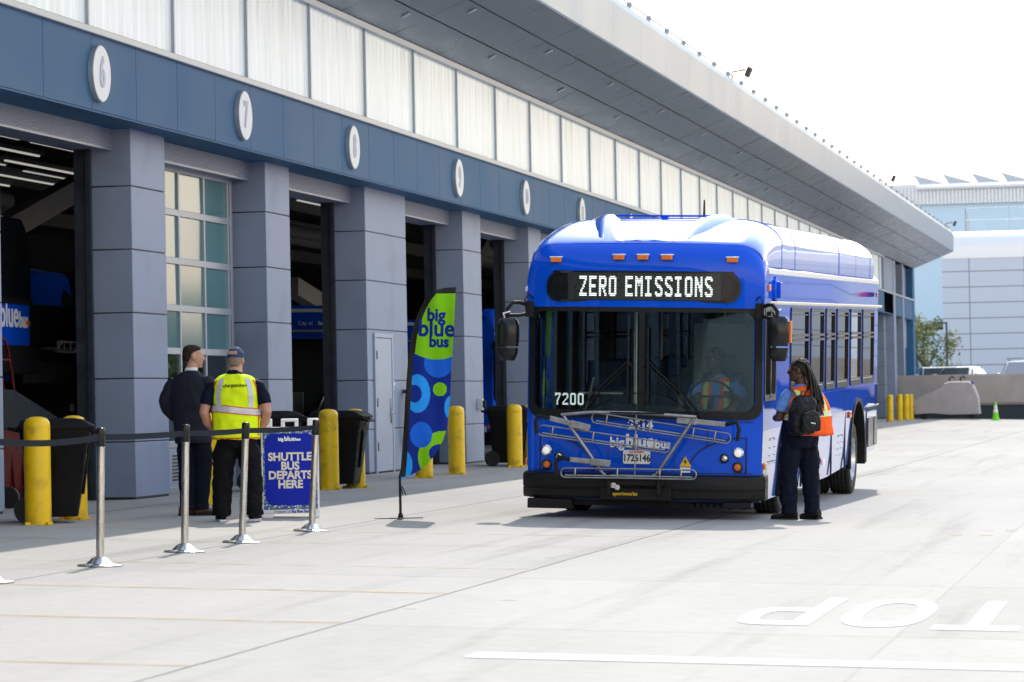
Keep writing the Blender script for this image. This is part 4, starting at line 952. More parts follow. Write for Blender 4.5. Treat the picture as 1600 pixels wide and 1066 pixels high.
# ---- mirrors
def mirror(s, yb, zt, zb, x0, x1):
    q = MB(); q.tube([(s*1.24, .16, 2.27), (s*1.36, .02, 2.31), (s*1.42, -.05, 2.31), (s*1.47, -.07, 2.24), (s*1.47, -.07, 2.12)], .022).tube([(s*1.24, .16, 2.20), (s*1.36, .0, 2.17), (s*1.46, -.06, 2.17)], .02).box((s*1.26, .14, 2.24), (.09, .1, .17))
    mm_ = q.build('mirror_arm', M['black'], bus)
    cx, hw = s*(x0+x1)/2, (x1-x0)/2
    def sec(z, f, dy): return [Vector((cx+hw*f*math.copysign(abs(math.cos(R_(a)))**.55, math.cos(R_(a))), yb+dy*math.copysign(abs(math.sin(R_(a)))**.7, math.sin(R_(a))), z)) for a in range(0, 360, 18)]
    zm = zb+(zt-zb)*.31
    MB().loft([sec(zt, .6, .05), sec(zt-.03, .88, .085), sec(zt-.09, 1, .10), sec(zm+.1, 1, .10), sec(zm+.012, .93, .09)]).build('mirror_head', M['blackgloss'], mm_)
    MB().loft([sec(zm-.004, .9, .085), sec(zm-.05, .9, .085), sec(zb+.04, .8, .075), sec(zb, .6, .05)]).build('mirror_head', M['blackgloss'], mm_)
    q = MB(); q.tube([(cx-.03, yb-.02, zt-.02), (cx-.05, yb-.03, zt+.05), (cx+.02, yb, zt+.07)], .012)
    q.build('bracket', M['alloy'], mm_)
    if s > 0: MB().bx(cx+hw-.005, cx+hw+.02, yb-.03, yb+.05, zm+.05, zm+.28).build('turn_light', M['amber'], mm_, .005)
    q = MB(); q.tube([(s*1.22, .1, 2.36), (s*1.27, .05, 2.40), (s*1.30, .02, 2.34), (s*1.29, .05, 2.22)], .008, 6); q.build('wiring', M['black'], mm_)
mirror(-1, -.10, 2.14, 1.68, 1.335, 1.575); mirror(1, -.02, 2.19, 1.71, 1.37, 1.60)
# ---- side glazing, trim and details
def side_window(s, a, bb, mid=True, z0=1.285, z1=2.29):
    q = MB(); A = rrect(a, bb, z0, z1, .07); B = rrect(a+.05, bb-.05, z0+.07, z1-.05, .04)
    q.ring_prism(A, B, lambda u, v, k: (s*(W+(.012 if k == 0 else -.03)), u, v)); fo = q.build('side_window', M['blackgloss'], bus)
    q = MB(); q.add([(s*(W-.012), a+.02, z0+.03), (s*(W-.012), bb-.02, z0+.03), (s*(W-.012), bb-.02, z1-.02), (s*(W-.012), a+.02, z1-.02)], [(0, 1, 2, 3)]); q.build('pane', M['sideglass'], fo)
    if mid:
        q = MB().bx(s*(W-.03), s*(W+.02), a+.04, bb-.04, 1.90, 1.93).bx(s*(W-.03), s*(W+.02), a+.04, bb-.04, 1.955, 1.985).bx(s*(W-.03), s*(W+.006), a+.04, bb-.04, 2.20, 2.215).bx(s*(W-.03), s*(W+.01), a+.04, bb-.04, 1.375, 1.385)
        q.build('sash', M['jamb'], fo)
        MB().bx(s*(W-.008), s*(W+.004), a+.07, bb-.07, 1.345, 1.37).build('track', M['mullion'], fo)
for a, bb in WIN: side_window(1, a, bb)
for a, bb in WIN_L: side_window(-1, a-.06, bb+.06)
side_window(1, .22, 1.1, False, 1.27, 2.29)
MB().bx(W-.02, W+.016, .62, .66, 1.3, 2.26).build('window_post', M['black'], bus)
# entry door (kerb side)
q = MB().ring_prism(rrect(.36, 1.48, .36, 2.26, .05), rrect(.43, .90, .45, 2.18, .04), lambda u, v, k: (-W-(.014 if k == 0 else -.03), u, v))
q = MB()
for a, bb in ((.38, .91), (.93, 1.46)): q.ring_prism(rrect(a, bb, .36, 2.24, .04), rrect(a+.06, bb-.06, .46, 2.17, .03), lambda u, v, k: (-W-(.014 if k == 0 else -.03), u, v))
dr = q.build('door', M['blue'], bus)
q = MB(); q.add([(-W+.005, .4, .44), (-W+.005, 1.44, .44), (-W+.005, 1.44, 2.2), (-W+.005, .4, 2.2)], [(0, 1, 2, 3)]); q.build('pane', M['doorglass'], dr)
for s in (-1, 1):
    MB().bx(s*(W-.02), s*(W+.012), .46, L-.26, 2.645, 2.705).build('roof_rail', M['trimwhite'], bus, .008)
    MB().bx(s*(W-.02), s*(W+.04), .46, L-.06, 2.315, 2.352).build('drip_rail', M['alu'], bus, .008)
    MB().bx(s*(W-.02), s*(W+.012), 3.1, 8.1, .952, .966).bx(s*(W-.02), s*(W+.012), 10.15, L-.1, .952, .966).build('rub_rail', M['alu'], bus)
    MB().bx(s*(W-.02), s*(W+.008), 1.2, L-.1, 1.245, 1.255).build('belt_rail', M['blue'], bus)
    # skirt panels: slightly dished sheets with open seams between
    ed_ = [3.05, 4.55, 6.1, 7.55, 8.02] if s > 0 else [1.5, 1.55]
    q = MB()
    for a in (3.4, 4.9, 6.3, 7.75, 10.25): q.bx(s*(W-.02), s*(W+.003), a-.004, a+.004, .2, .95)
    q.bx(s*(W-.02), s*(W+.003), .62, 1.15, .60, .606).bx(s*(W-.02), s*(W+.003), 7.72, 7.73, .95, 1.24).bx(s*(W-.02), s*(W+.003), L-.25, L-.24, .95, 1.24); q.build('panel_seam', M['seam'], bus)
    q = MB()
    for a, bb, z0, z1 in ((7.05, 7.45, .42, .66), (.75, 1.1, .58, .84)):
        for k in range(4):
            for yy in (a, bb): q.box((s*W, yy, z0+(z1-z0)*k/3), (.006, .012, .014))
        q.bx(s*(W-.01), s*(W+.003), a, bb, z1+.01, z1+.016)
    q.build('latch', M['jamb'], bus)
    for a, bb in ((10.4, 11.02), (11.15, 11.52)):
        q = MB().bx(s*(W-.01), s*(W+.004), a, bb, .40, .80)
        for k in range(12): q.box((s*(W+.004), (a+bb)/2, .42+.033*k), (.014, bb-a-.03, .014))
        q.build('vent', M['blackgloss'], bus)
    MB().box((s*(W+.012), 8.16, .91), (.03, .16, .09)).build('side_marker', M['amber'], bus, .01)
    MB().box((s*(W+.012), .16+.1, .575), (.03, .07, .07)).build('side_marker', M['amber'], bus, .01)
    MB().box((s*(W+.012), L-.5, 2.5), (.02, .14, .07)).build('side_marker', M['redlens'], bus, .008)
    MB().box((s*(W+.01), 5.2, .41), (.012, .09, .07)).build('reflector', M['redlens'], bus, .004)
    MB().box((s*(W+.01), 5.42, .41), (.01, .2, .08)).build('decal', M['vinylwhite'], bus)
    MB().box((s*(W+.01), .38, .53), (.008, .13, .12)).build('decal', M['vinylwhite'], bus)
MB().box((W+.012, .28+.18, 2.495), (.03, .12, .075)).build('side_marker', M['amber'], bus, .008)
q = MB().lathe([(.15, 0), (.15, .02), (.13, .035)], (W, .98, 2.475), 8, 'x', smooth=False); cm = q.build('camera_pod', M['blue'], bus)
MB().box((W+.05, .98, 2.475), (.05, .12, .18)).build('housing', M['blue'], cm, .01)
text('lettering', 'City of', .09, .002, M['vinylwhite'], bus, Matrix.Translation((-W-.004, .76, 2.46)) @ Matrix.Rotation(-math.pi/2, 4, 'Z') @ Matrix.Rotation(math.pi/2, 4, 'X'), 0)
text('lettering', 'Santa Monica', .09, .002, M['vinylwhite'], bus, Matrix.Translation((-W-.004, .30, 2.46)) @ Matrix.Rotation(-math.pi/2, 4, 'Z') @ Matrix.Rotation(math.pi/2, 4, 'X'), .003)
# ---- cabin
MB().bx(-1.2, 1.2, .3, L-1, .5, .53).build('floor', M['cabin'], bus)
q = MB(); rs = []
for x, h, d in ((-.75, 1.12, .5), (-.4, 1.22, .55), (.1, 1.2, .62), (.5, 1.17, .7), (.95, 1.15, .6), (1.2, 1.12, .4)): rs.append([Vector((x, .2, .6)), Vector((x, .2, 1.10)), Vector((x, .3, h)), Vector((x, .3+d*.7, h)), Vector((x, .3+d, h-.12)), Vector((x, .3+d, .6))])
q.loft(rs).build('dashboard', M['cabin'], bus, .02)
q = MB(); c = Vector((.63, .86, 1.30)); rt = Matrix.Rotation(R_(-50), 3, 'X')
q.tube([c+rt @ Vector((.235*math.cos(R_(a)), .235*math.sin(R_(a)), 0)) for a in range(0, 361, 15)], .016, 8).tube([c+rt @ Vector((-.22, 0, 0)), c, c+rt @ Vector((.22, 0, 0))], .014).tube([c, c+rt @ Vector((0, 0, -.35))], .03)
q.build('steering_wheel', M['black'], bus)
st_ = MB().bx(.38, .88, 1.15, 1.6, .84, .96).build('driver_seat', M['seat'], bus, .04)
MB().box((.63, 1.66, 1.25), (.46, .12, .62)).build('seat_back', M['seat'], st_, .05); MB().box((.63, 1.68, 1.66), (.26, .1, .2)).build('headrest', M['seat'], st_, .04); MB().bx(.5, .76, 1.25, 1.5, .53, .84).build('pedestal', M['black'], st_)
MB().bx(.25, 1.2, 1.92, 1.95, .53, 2.1).bx(.2, .25, 1.2, 1.95, .53, 1.3).build('partition', M['cabinlight'], bus)
q = MB()
for x, y in ((-.35, 1.6), (-.55, 2.6), (.5, 2.6), (-.55, 4.4), (.5, 4.4)): q.tube([(x, y, .53), (x, y, 2.4)], .017)
q.tube([(-.5, 1.6, 1.3), (-1.0, 1.6, 1.3)], .017).tube([(-.5, 1.7, 2.25), (-.5, 9, 2.25)], .017).tube([(-.8, .7, .9), (-.62, .5, 1.5)], .015); q.build('grab_pole', M['alu'], bus)
proto = None
for y in (3.0, 3.9, 4.8, 5.7, 6.6, 7.5, 8.4):
    for x in (-.82, .82):
        if proto is None:
            proto = MB().bx(-.42, .42, -.22, .22, .9, 1.0).build('passenger_seat', M['seat'], bus, .03); MB().box((0, .24, 1.3), (.82, .08, .7)).build('seat_back', M['seat'], proto, .03)
            proto.location = (x, y, 0)
        else: o = copy_tree(proto, bus); o.location = (x, y, 0)
MB().add([(-1.2, .14, 2.28), (1.2, .14, 2.28), (1.2, .5, 2.30), (-1.2, .5, 2.30)], [(0, 1, 2, 3)]).build('sun_visor', M['cabin'], bus)
# ---- more buses inside the garage
def garage_bus(x, y, z, label):
    o = copy_tree(bus, None, skip=('passenger_seat', 'run_number', 'bike_rack', 'led_letters', 'roof_pod', 'roof_fairing', 'roof_scoop', 'cross_bar', 'antenna', 'roof_core', 'door', 'camera_pod')); o.location = (x, y, z)
    o.rotation_quaternion = (Matrix.Rotation(math.pi/2, 4, 'Z') @ Matrix.Rotation(BPITCH, 4, 'X')).to_quaternion(); o['label'] = label; return o
garage_bus(-1.25, 55.55, 0, 'blue bus with City of Santa Monica on its side, parked behind the wide pillar')
garage_bus(-1.1, 67.7, 0, 'blue bus in the dark bay just left of the big bus mirror')
# rounder, older buses raised on lifts in the leftmost open bay (nose towards +x)
def lift_bus(x, y, z0, zt, label, cap_z, ws0, logo):
    o = tag(empty('city_bus', (x, y, 0)), label, 'bus', 'blue city buses')
    HW, r = 1.26, .62
    def hw(z):
        d = max(0, (z-(zt-r))/r); return HW-.50*(1-math.sqrt(max(0, 1-d*d)))
    def ring(xx, ins, zt_):
        zs_ = [z0+ins]+[z0+.2+(zt_-r-z0-.2)*k/4 for k in range(5)]+[zt_-r+r*math.sin(R_(a)) for a in range(12, 91, 13)]
        return [Vector((xx, -max(.02, hw(min(z, zt))-ins), z)) for z in zs_]+[Vector((xx, max(.02, hw(min(z, zt))-ins), z)) for z in reversed(zs_)]
    MB().loft([ring(0, .10, zt-.12), ring(-.05, .04, zt-.04), ring(-.2, .0, zt), ring(-2, 0, zt), ring(-11, 0, zt), ring(-11.4, .08, zt-.1)]).build('body', M['blue'], o)
    zz = [ws0+(cap_z-ws0)*k/12 for k in range(13)]
    P = [(-hw(z)+.06, z) for z in zz]+[(hw(z)-.06, z) for z in reversed(zz)]
    MB().prism(P, lambda u, v, k: (.012-.10*k, u*(1-.02*k), v)).build('windshield', M['dimglass'], o, .01, 1)
    MB().bx(-.03, .03, -HW+.06, HW-.06, ws0-.05, ws0+.02).build('windshield_frame', M['black'], o)
    for s in (-1, 1):
        MB().bx(-10.5, -.7, s*(HW-.02), s*(HW+.006), ws0+.05, zt-r-.02).build('side_window', M['dimglass'], o)
        MB().lathe([(.05, 0), (.07, .03), (.05, .05)], (0, s*.95, ws0-.62), 18, 'x').build('headlight', M['lamp'], o)
        for xx in (-2.2, -8.2): MB().lathe([(.3, -.14), (.47, -.14), (.48, 0), (.47, .14), (.3, .14)], (xx, s*1.08, z0+.12), 26, 'y').build('wheel', M['tyre'], o)
    MB().box((.01, HW-.2, ws0-.28), (.03, .12, .05)).build('marker_light', M['amber'], o)
    MB().bx(-.1, .08, -HW, HW, z0-.05, z0+.3).build('bumper', M['black'], o, .03)
    if logo:
        for t_, yy, zc, sz in (('big', -.12, 2.24, .34), ('blue', .42, 2.27, .46), ('bus', .93, 2.21, .27)):
            text('logo', t_, sz, .003, M['vinylwhite'], o, Matrix.Translation((.006, yy, zc)) @ Matrix.Rotation(math.pi/2, 4, 'Z') @ Matrix.Rotation(math.pi/2, 4, 'X'), .008, .85)
    else:
        q = MB()
        for zq in (1.90, 2.04): q.tube([(.5, -1.0, zq), (.5, 1.15, zq)], .018)
        for k in range(9): q.tube([(.5, -1.0+.268*k, 1.90), (.5, -1.0+.268*k, 2.04)], .012)
        for k in (-.9, -.1, .2, 1.05): q.tube([(.02, k, 1.95), (.5, k, 1.95)], .02).tube([(.45, k-.1, 1.9), (.5, k+.1, 2.05)], .02)
        q.build('bike_rack', M['rack'], o)
        MB().prism([(.62, 2.62), (1.06, 2.52), (1.10, 2.70), (.72, 2.82)], lambda u, v, k: (.012-.06*k, u, v)).build('sign_window', M['carglass'], o)
        MB().box((.03, -.1, 1.62), (.02, .3, .16)).build('licence_plate', M['white'], o)
    for s in (-.55, .55):
        MB().bx(-2.5, -1.9, s-.12, s+.12, 0, z0+.02).bx(-8.5, -7.9, s-.12, s+.12, 0, z0+.02).build('lift_post', M['jamb'], o)
lift_bus(-1.5, 38.05, 1.60, 3.50, 'blue bus raised inside the leftmost open bay, its white logo and dark windshield showing', 3.46, 2.46, True)
lift_bus(-3.2, 44.72, 1.5, 3.10, 'second raised blue bus, deeper in the leftmost bay, with a folded-down bike rack', 2.58, 1.75, False)
# ================================================================== YARD FURNITURE
# yellow bollards
bol = MB().lathe([(.132, 0), (.132, .98), (.128, 1.02), (.105, 1.055), (.06, 1.075), (.001, 1.08)], n=28)
for k in range(4):
    a = k*math.pi/2+.6; bol.box((.155*math.cos(a), .155*math.sin(a), .015), (.05, .05, .03))
BOL = [(1.234, 31.67, 'yellow bollard in front of the black bin, nearest the left edge'), (1.17, 32.98, 'yellow bollard mostly hidden behind the leftmost black bin'), (1.228, 37.59, 'yellow bollard behind the man in the neon vest'),
       (1.233, 43.31, 'yellow bollard just right of the shuttle sign board'), (1.37, 44.22, 'yellow bollard half hidden behind the bin right of the shuttle sign'), (1.224, 49.08, 'yellow bollard with its foot showing under the feather flag'),
       (1.236, 51.35, 'yellow bollard directly right of the feather flag'), (1.235, 56.06, 'yellow bollard beside the bin left of the city bus'), (1.34, 57.0, 'yellow bollard peeking out right behind the one left of the city bus'),
       (1.198, 132.6, 'far yellow bollard behind the bus, nearest of the distant row'), (1.16, 137.7, 'far yellow bollard, second of the distant row behind the bus'), (1.2, 140.5, 'far yellow bollard, third of the distant row behind the bus'), (1.24, 142.4, 'farthest yellow bollard, beside the covered cart')]
b0 = None
for x, y, lb in BOL:
    if b0 is None: b0 = bol.build('bollard', M['yellow']); o = b0
    else: o = b0.copy(); COL.objects.link(o)
    o.location = (x, y, G(x)); o.rotation_euler = (0, 0, random.uniform(0, 6)); tag(o, lb, 'bollard', 'yellow bollards')
# wheeled bins (front towards local +x)
bn = empty('wheeled_bin')
def brect(x0, x1, w_, z, r=.05): return [Vector((u, v, z)) for u, v in rrect(x0, x1, -w_, w_, r, 3)]
MB().loft([brect(-.24, .23, .22, .06), brect(-.27, .27, .25, .3), brect(-.31, .33, .285, .78), brect(-.33, .35, .295, .80), brect(-.34, .37, .30, .95)]).build('body', M['bin'], bn)
q = MB()
q.loft([brect(-.36, .40, .325, .95), brect(-.36, .41, .33, .975), brect(-.35, .39, .32, .99), brect(-.33, .30, .28, 1.04), brect(-.28, .2, .22, 1.055)])
q.build('lid', M['bin'], bn)
q = MB().tube([(-.33, -.2, .93), (-.44, -.2, .96), (-.44, .2, .96), (-.33, .2, .93)], .018).tube([(.37, -.2, .93), (.44, -.2, .91), (.44, .2, .91), (.37, .2, .93)], .018)
q.build('handle', M['bin'], bn)
for s in (-1, 1): MB().lathe([(.03, -.03), (.125, -.035), (.135, 0), (.125, .035), (.03, .03)], (-.27, s*.24, .135), 22, 'y').build('wheel', M['tyre'], bn)
MB().prism([(.30, .28), (.36, .78), (.34, .78), (.27, .28)], lambda u, v, k: (u, -.05+.1*k, v)).build('front_rib', M['bin'], bn, .01)
MB().bx(.345, .362, -.07, .07, .84, .90).build('label', M['toolgrey'], bn)
for i, (x, y, rz, lb) in enumerate(((1.20, 32.28, HEAD+.1, 'black wheeled bin behind the leftmost yellow bollard'), (1.22, 43.95, HEAD-.2, 'black wheeled bin right of the shuttle sign between two bollards'), (.97, 56.75, HEAD, 'black wheeled bin behind the bollard left of the city bus'),
                                (.70, 42.3, HEAD+.3, 'black bin mostly hidden behind the shuttle sign board'), (1.25, 57.9, HEAD, 'black bin squeezed between the bollard and the front corner of the city bus'))):
    o = bn if i == 0 else copy_tree(bn); o.location = (x, y, G(x)); o.rotation_euler = (0, 0, rz); tag(o, lb, 'bin', 'black wheeled bins')
# stanchions with retractable belts
ST = [(22.57, 0, 'steel belt stanchion whose base shows at the left edge of the photo'), (24.82, .022, 'nearest full steel belt stanchion, in front of the leftmost bin'), (27.07, .026, 'steel belt stanchion in front of the man in the dark suit'),
      (28.83, .05, 'steel belt stanchion in front of the man in the neon vest'), (31.28, .06, 'steel belt stanchion in front of the shuttle sign')]
SX = 4.15; prev = None; ps = None
for i, (y, lean, lb) in enumerate(ST):
    if i == 0:
        o = empty('belt_stanchion')
        MB().lathe([(.175, 0), (.178, .008), (.172, .014), (.11, .022)], n=36).lathe([(.112, .02), (.10, .03), (.065, .062), (.045, .07), (.04, .075)], n=36).build('base', M['steel'], o)
        MB().lathe([(.0315, .06), (.0315, .93)], n=24, caps=False).build('post', M['steel'], o)
        MB().lathe([(.033, .93), (.036, .935), (.036, 1.065), (.034, 1.075), (.02, 1.08), (.001, 1.08)], n=24).bx(-.012, .012, -.040, .040, .955, 1.055).build('belt_head', M['blackgloss'], o)
        MB().lathe([(.034, .92), (.034, .932)], n=24).build('collar', M['chrome'], o); ps = o
    else: o = copy_tree(ps)
    o.location = (SX-(.075 if i == 0 else 0), y, G(SX)); o.rotation_euler = (0, lean, HEAD); tag(o, lb, 'stanchion', 'stanchions of the queue barrier')
    o['top'] = lean
tops = [(SX+math.sin(l)*1.0*math.cos(HEAD), y+math.sin(l)*1.0*math.sin(HEAD), G(SX)+1.005) for y, l, _ in ST]
roots = [o for o in bpy.data.objects if o.name.split('.')[0] == 'belt_stanchion']; roots.sort(key=lambda o: o.location.y)
bpy.context.view_layer.update()
for i in range(len(ST)-1):
    A, B = Vector(tops[i]), Vector(tops[i+1]); rg = []
    for k in range(13):
        f = k/12; p = A.lerp(B, f)+Vector((.006*math.sin(f*7+i), 0, -.02*4*f*(1-f)*(1.3 if i == 0 else .4))); tw = .10*math.sin(f*5+i)
        ux = Vector((math.sin(tw), 0, math.cos(tw)))*.024
        rg.append([p-ux+Vector((.001, 0, 0)), p+ux+Vector((.001, 0, 0)), p+ux-Vector((.001, 0, 0)), p-ux-Vector((.001, 0, 0))])
    par = roots[i+1]
    be = MB().loft(rg).build('belt', M['belt'], par); be.matrix_parent_inverse = par.matrix_world.inverted()
for o in roots: del o['top']

# sandwich board
m, t, b = node_mat('mosaic_print'); tc = t.nodes.new('ShaderNodeTexCoord'); vo = t.nodes.new('ShaderNodeTexVoronoi'); vo.inputs['Scale'].default_value = 42; t.links.new(tc.outputs['Object'], vo.inputs['Vector'])
vs_ = t.nodes.new('ShaderNodeTexVoronoi'); vs_.feature = 'DISTANCE_TO_EDGE'; vs_.inputs['Scale'].default_value = 42; t.links.new(tc.outputs['Object'], vs_.inputs['Vector'])
sp_ = t.nodes.new('ShaderNodeSeparateColor'); t.links.new(vo.outputs['Color'], sp_.inputs[0])
cr = t.nodes.new('ShaderNodeValToRGB'); cr.color_ramp.interpolation = 'CONSTANT'
for i, (p, c) in enumerate(((0, (.7, .75, .8)), (.28, (.02, .09, .5)), (.6, (.13, .42, .12)), (.85, (.35, .55, .75)))):
    e = cr.color_ramp.elements[i] if i < 2 else cr.color_ramp.elements.new(p)
    e.position = p; e.color = (*c, 1)
t.links.new(sp_.outputs[0], cr.inputs[0])
lt = t.nodes.new('ShaderNodeMath'); lt.operation = 'LESS_THAN'; lt.inputs[1].default_value = .13; t.links.new(vs_.outputs['Distance'], lt.inputs[0])
mi = t.nodes.new('ShaderNodeMix'); mi.data_type = 'RGBA'; mi.inputs['B'].default_value = (.004, .02, .22, 1); t.links.new(lt.outputs[0], mi.inputs['Factor']); t.links.new(cr.outputs[0], mi.inputs['A']); t.links.new(mi.outputs['Result'], b.inputs['Base Color']); b.inputs['Roughness'].default_value = .35
M['mosaic'] = m
ab = tag(empty('sandwich_board', (3.11, 34.36, G(3.1)), (0, 0, HEAD+R_(5))), 'white sandwich board reading SHUTTLE BUS DEPARTS HERE on blue', 'sign board')
TL = R_(-7); TB = Matrix.Rotation(TL, 4, 'X')
def sheet(flip):
    q = MB(); hx = .305
    outl = [(-hx, 0), (-.2, 0), (-.18, .05), (.18, .05), (.2, 0), (hx, 0), (hx, 1.07), (.235, 1.07), (.235, .97), (.07, .97), (.07, 1.05), (-.07, 1.05), (-.07, .97), (-.235, .97), (-.235, 1.07), (-hx, 1.07)]
    # frame pieces rather than one concave face
    q.bx(-hx, hx, 0, .04, .05, .97); q.bx(-hx, -.19, 0, .04, 0, .05); q.bx(.19, hx, 0, .04, 0, .05)
    q.bx(-hx, -.19, 0, .04, .97, 1.06); q.bx(.19, hx, 0, .04, .97, 1.06)
    q.bx(-.09, -.055, 0, .04, .97, 1.03); q.bx(.055, .09, 0, .04, .97, 1.03); q.bx(-.09, .09, 0, .04, 1.03, 1.06)
    return q
fs = sheet(0).build('front_panel', M['signwhite'], ab, .008, 2, mw=Matrix.Translation((0, -.20, 0)) @ TB)
sheet(1).build('back_panel', M['signwhite'], ab, .008, 2, mw=Matrix.Translation((.012, .24, 0)) @ Matrix.Rotation(R_(9), 4, 'X'))
MB().bx(-.285, .285, -.005, 0, .09, .945).build('printed_border', M['mosaic'], fs)
pts = rrect(-.265, .265, .125, .91, .075, 6)
ins = []
for (sx, sz, cx, cz) in ((1, 1, .262, .912), (-1, 1, -.262, .912), (-1, -1, -.262, .128), (1, -1, .262, .128)):
    aa = {(1, 1): (270, 180), (-1, 1): (0, -90), (-1, -1): (90, 0), (1, -1): (180, 90)}[(sx, sz)]
    ins += [(cx+.09*math.cos(R_(aa[0]+(aa[1]-aa[0])*k/6)), cz+.09*math.sin(R_(aa[0]+(aa[1]-aa[0])*k/6))) for k in range(7)]
def sq(k): return k
MB().prism([(u, v) for u, v in rrect(-.268, .268, .135, .90, .10, 8)], lambda u, v, k: (u, -.005-.003*(1-k), v)).build('printed_face', M['signblue'], fs)
for i, s_ in enumerate(('SHUTTLE', 'BUS', 'DEPARTS', 'HERE')): text('lettering', s_, .118, .001, M['letter'], fs, FACE((-.0, -.0095, .648-.098*i)), .0045, .96)
text('logo', 'big', .048, .001, M['vinylwhite'], fs, FACE((-.095, -.0095, .838)), .002); text('logo', 'blue', .068, .001, M['vinylwhite'], fs, FACE((.0, -.0095, .842)), .002); text('logo', 'bus', .040, .001, M['vinylwhite'], fs, FACE((.088, -.0095, .835)), .002)
text('lettering', 'Property of', .036, .001, M['fascia'], fs, FACE((-.09, -.002, .069)), 0); text('lettering', 'Big Blue Bus', .038, .001, M['signblue'], fs, FACE((.10, -.002, .069)), .001)

# feather flag
fl = tag(empty('feather_flag', (4.309, 34.376, G(4.309)), (0, 0, HEAD)), 'blue and green feather flag reading big blue bus on a black pole', 'flag')
K = .002547
def cv(pts, t_):
    for a, bb in zip(pts[:-1], pts[1:]):
        if a[0] <= t_ <= bb[0]:
            f = (t_-a[0])/(bb[0]-a[0]); f2 = f; return a[1]+(bb[1]-a[1])*f2
    return pts[-1][1]
LEFT = [(0, 335), (60, 342), (170, 352), (300, 362), (420, 371), (520, 380), (600, 393), (660, 410), (700, 427), (740, 450), (770, 476), (785, 500), (792, 530), (795, 575)]   # height above the tip -> x
RIGHT = [(0, 336), (12, 370), (30, 410), (60, 450), (105, 488), (160, 518), (215, 536), (330, 549), (505, 561), (640, 571), (760, 580), (795, 584)]
T0 = 825-990                                    # tip below the crop origin
def fx(u, h):
    l, r = cv(LEFT, h), cv(RIGHT, h); x = l+(r-l)*u
    return (x-335)*K, (165+h)*K
def fwave(x, z): return .028*math.sin(6.5*x+3.1*z+.5)*min(1, abs(x)*4+.1)+.012*math.sin(19*x-4*z)+.008*math.sin(31*x+2*z)
C3 = [('neon', 0), ('blue', 1)]
m_fl = [pbr('flag_green', (.23, .60, .008), .6, var=.05, spec=.1), pbr('flag_navy', (.004, .026, .27), .6, var=.05, spec=.1), pbr('flag_blue', (.01, .14, .72), .6, var=.05, spec=.1), pbr('flag_sky', (.02, .33, .92), .6, var=.05, spec=.1), M['black']]
for m_ in m_fl[:4]:
    bs = m_.node_tree.nodes['Principled BSDF']; bs.inputs['Sheen Weight'].default_value = .2
    o_ = [n for n in m_.node_tree.nodes if n.type == 'OUTPUT_MATERIAL'][0]; tl = m_.node_tree.nodes.new('ShaderNodeBsdfTranslucent'); tl.inputs[0].default_value = tuple(m_.node_tree.nodes['Vector Math'].inputs[0].default_value)+(1,)
    ms_ = m_.node_tree.nodes.new('ShaderNodeMixShader'); ms_.inputs[0].default_value = .12; m_.node_tree.links.new(bs.outputs[0], ms_.inputs[1]); m_.node_tree.links.new(tl.outputs[0], ms_.inputs[2]); m_.node_tree.links.new(ms_.outputs[0], o_.inputs[0])
def fcol(cx, cy):
    l, r = cv(LEFT, 825-cy), cv(RIGHT, 825-cy); sw = 20 if cy > 150 else 20
    top = 36+max(0, (583-cx)*.06)
    dl = cx-l
    if dl < (22 if cy > 300 else 26) and cy < 815: return 4
    # sleeve follows the curved top
    if 825-cy > 795-24-.0*cx: return 4
    for e in (0, 10, 20):
        pass
    d = lambda x, y: math.hypot(cx-x, (cy-y))
    if cy < 275+ .0*cx or cy < 330-((cx-500)/110.)**2*38: return 0
    if d(504, 345) < 60: return 2
    if d(508, 454) < 29: return 0
    r1 = math.hypot((cx-415)/52., (cy-470)/80.)
    if r1 < 1: return 1 if math.hypot((cx-402)/30., (cy-470)/37.) < 1 else 3
    if math.hypot((cx-565)/40., (cy-532)/56.) < 1: return 3
    if math.hypot((cx-427)/46., (cy-642)/54.) < 1: return 2
    r2 = d(520, 735)
    if r2 < 108: return 1 if math.hypot((cx-500)/42., (cy-720)/38.) < 1 else 0
    if math.hypot((cx-340)/48., (cy-765)/70.) < 1: return 3
    return 1
q = MB(); nu, nv = 84, 250
vv = []
for j in range(nv+1):
    h = 795*j/nv
    for i in range(nu+1):
        x, z = fx(i/nu, h); vv.append((x, fwave(x, z), z))
fs_ = []; mis = []
for j in range(nv):
    for i in range(nu):
        h = 795*(j+.5)/nv; l, r = cv(LEFT, h), cv(RIGHT, h); cx = l+(r-l)*(i+.5)/nu
        fs_.append((j*(nu+1)+i, j*(nu+1)+i+1, (j+1)*(nu+1)+i+1, (j+1)*(nu+1)+i)); mis.append(fcol(cx, 825-h))
q.v = vv; q.f = fs_; q.mi = mis; q.sm = [True]*len(fs_)
sail = q.build('sail', m_fl, fl); sd = sail.modifiers.new('s', 'SOLIDIFY'); sd.thickness = .004; sd.offset = 0
MB().tube([(0, 0, 0), (.0, 0, .45)]+[((cv(LEFT, h)-335)*K+.012, fwave((cv(LEFT, h)-335)*K, 1)*.3, (165+h)*K) for h in (40, 170, 300, 420, 520, 600, 660, 700, 740, 770, 788)], [.014]*5+[.013, .012, .011, .01, .009, .008, .007, .006]).build('pole', M['black'], fl)
q = MB().box((-.02, .0, .008), (.52, .05, .008), Matrix.Rotation(R_(3), 3, 'Z')).box((.0, 0, .008), (.05, .5, .008)).lathe([(.03, .008), (.022, .06)], n=14)
q.build('base', M['black'], fl)
MB().tube([(0, -.01, .36), (.03, -.02, .33), (.05, -.02, .28), (.06, -.02, .25)], .006).tube([(0, -.01, .36), (.02, -.02, .30), (.03, -.02, .26)], .006).build('tie_cord', M['black'], fl)
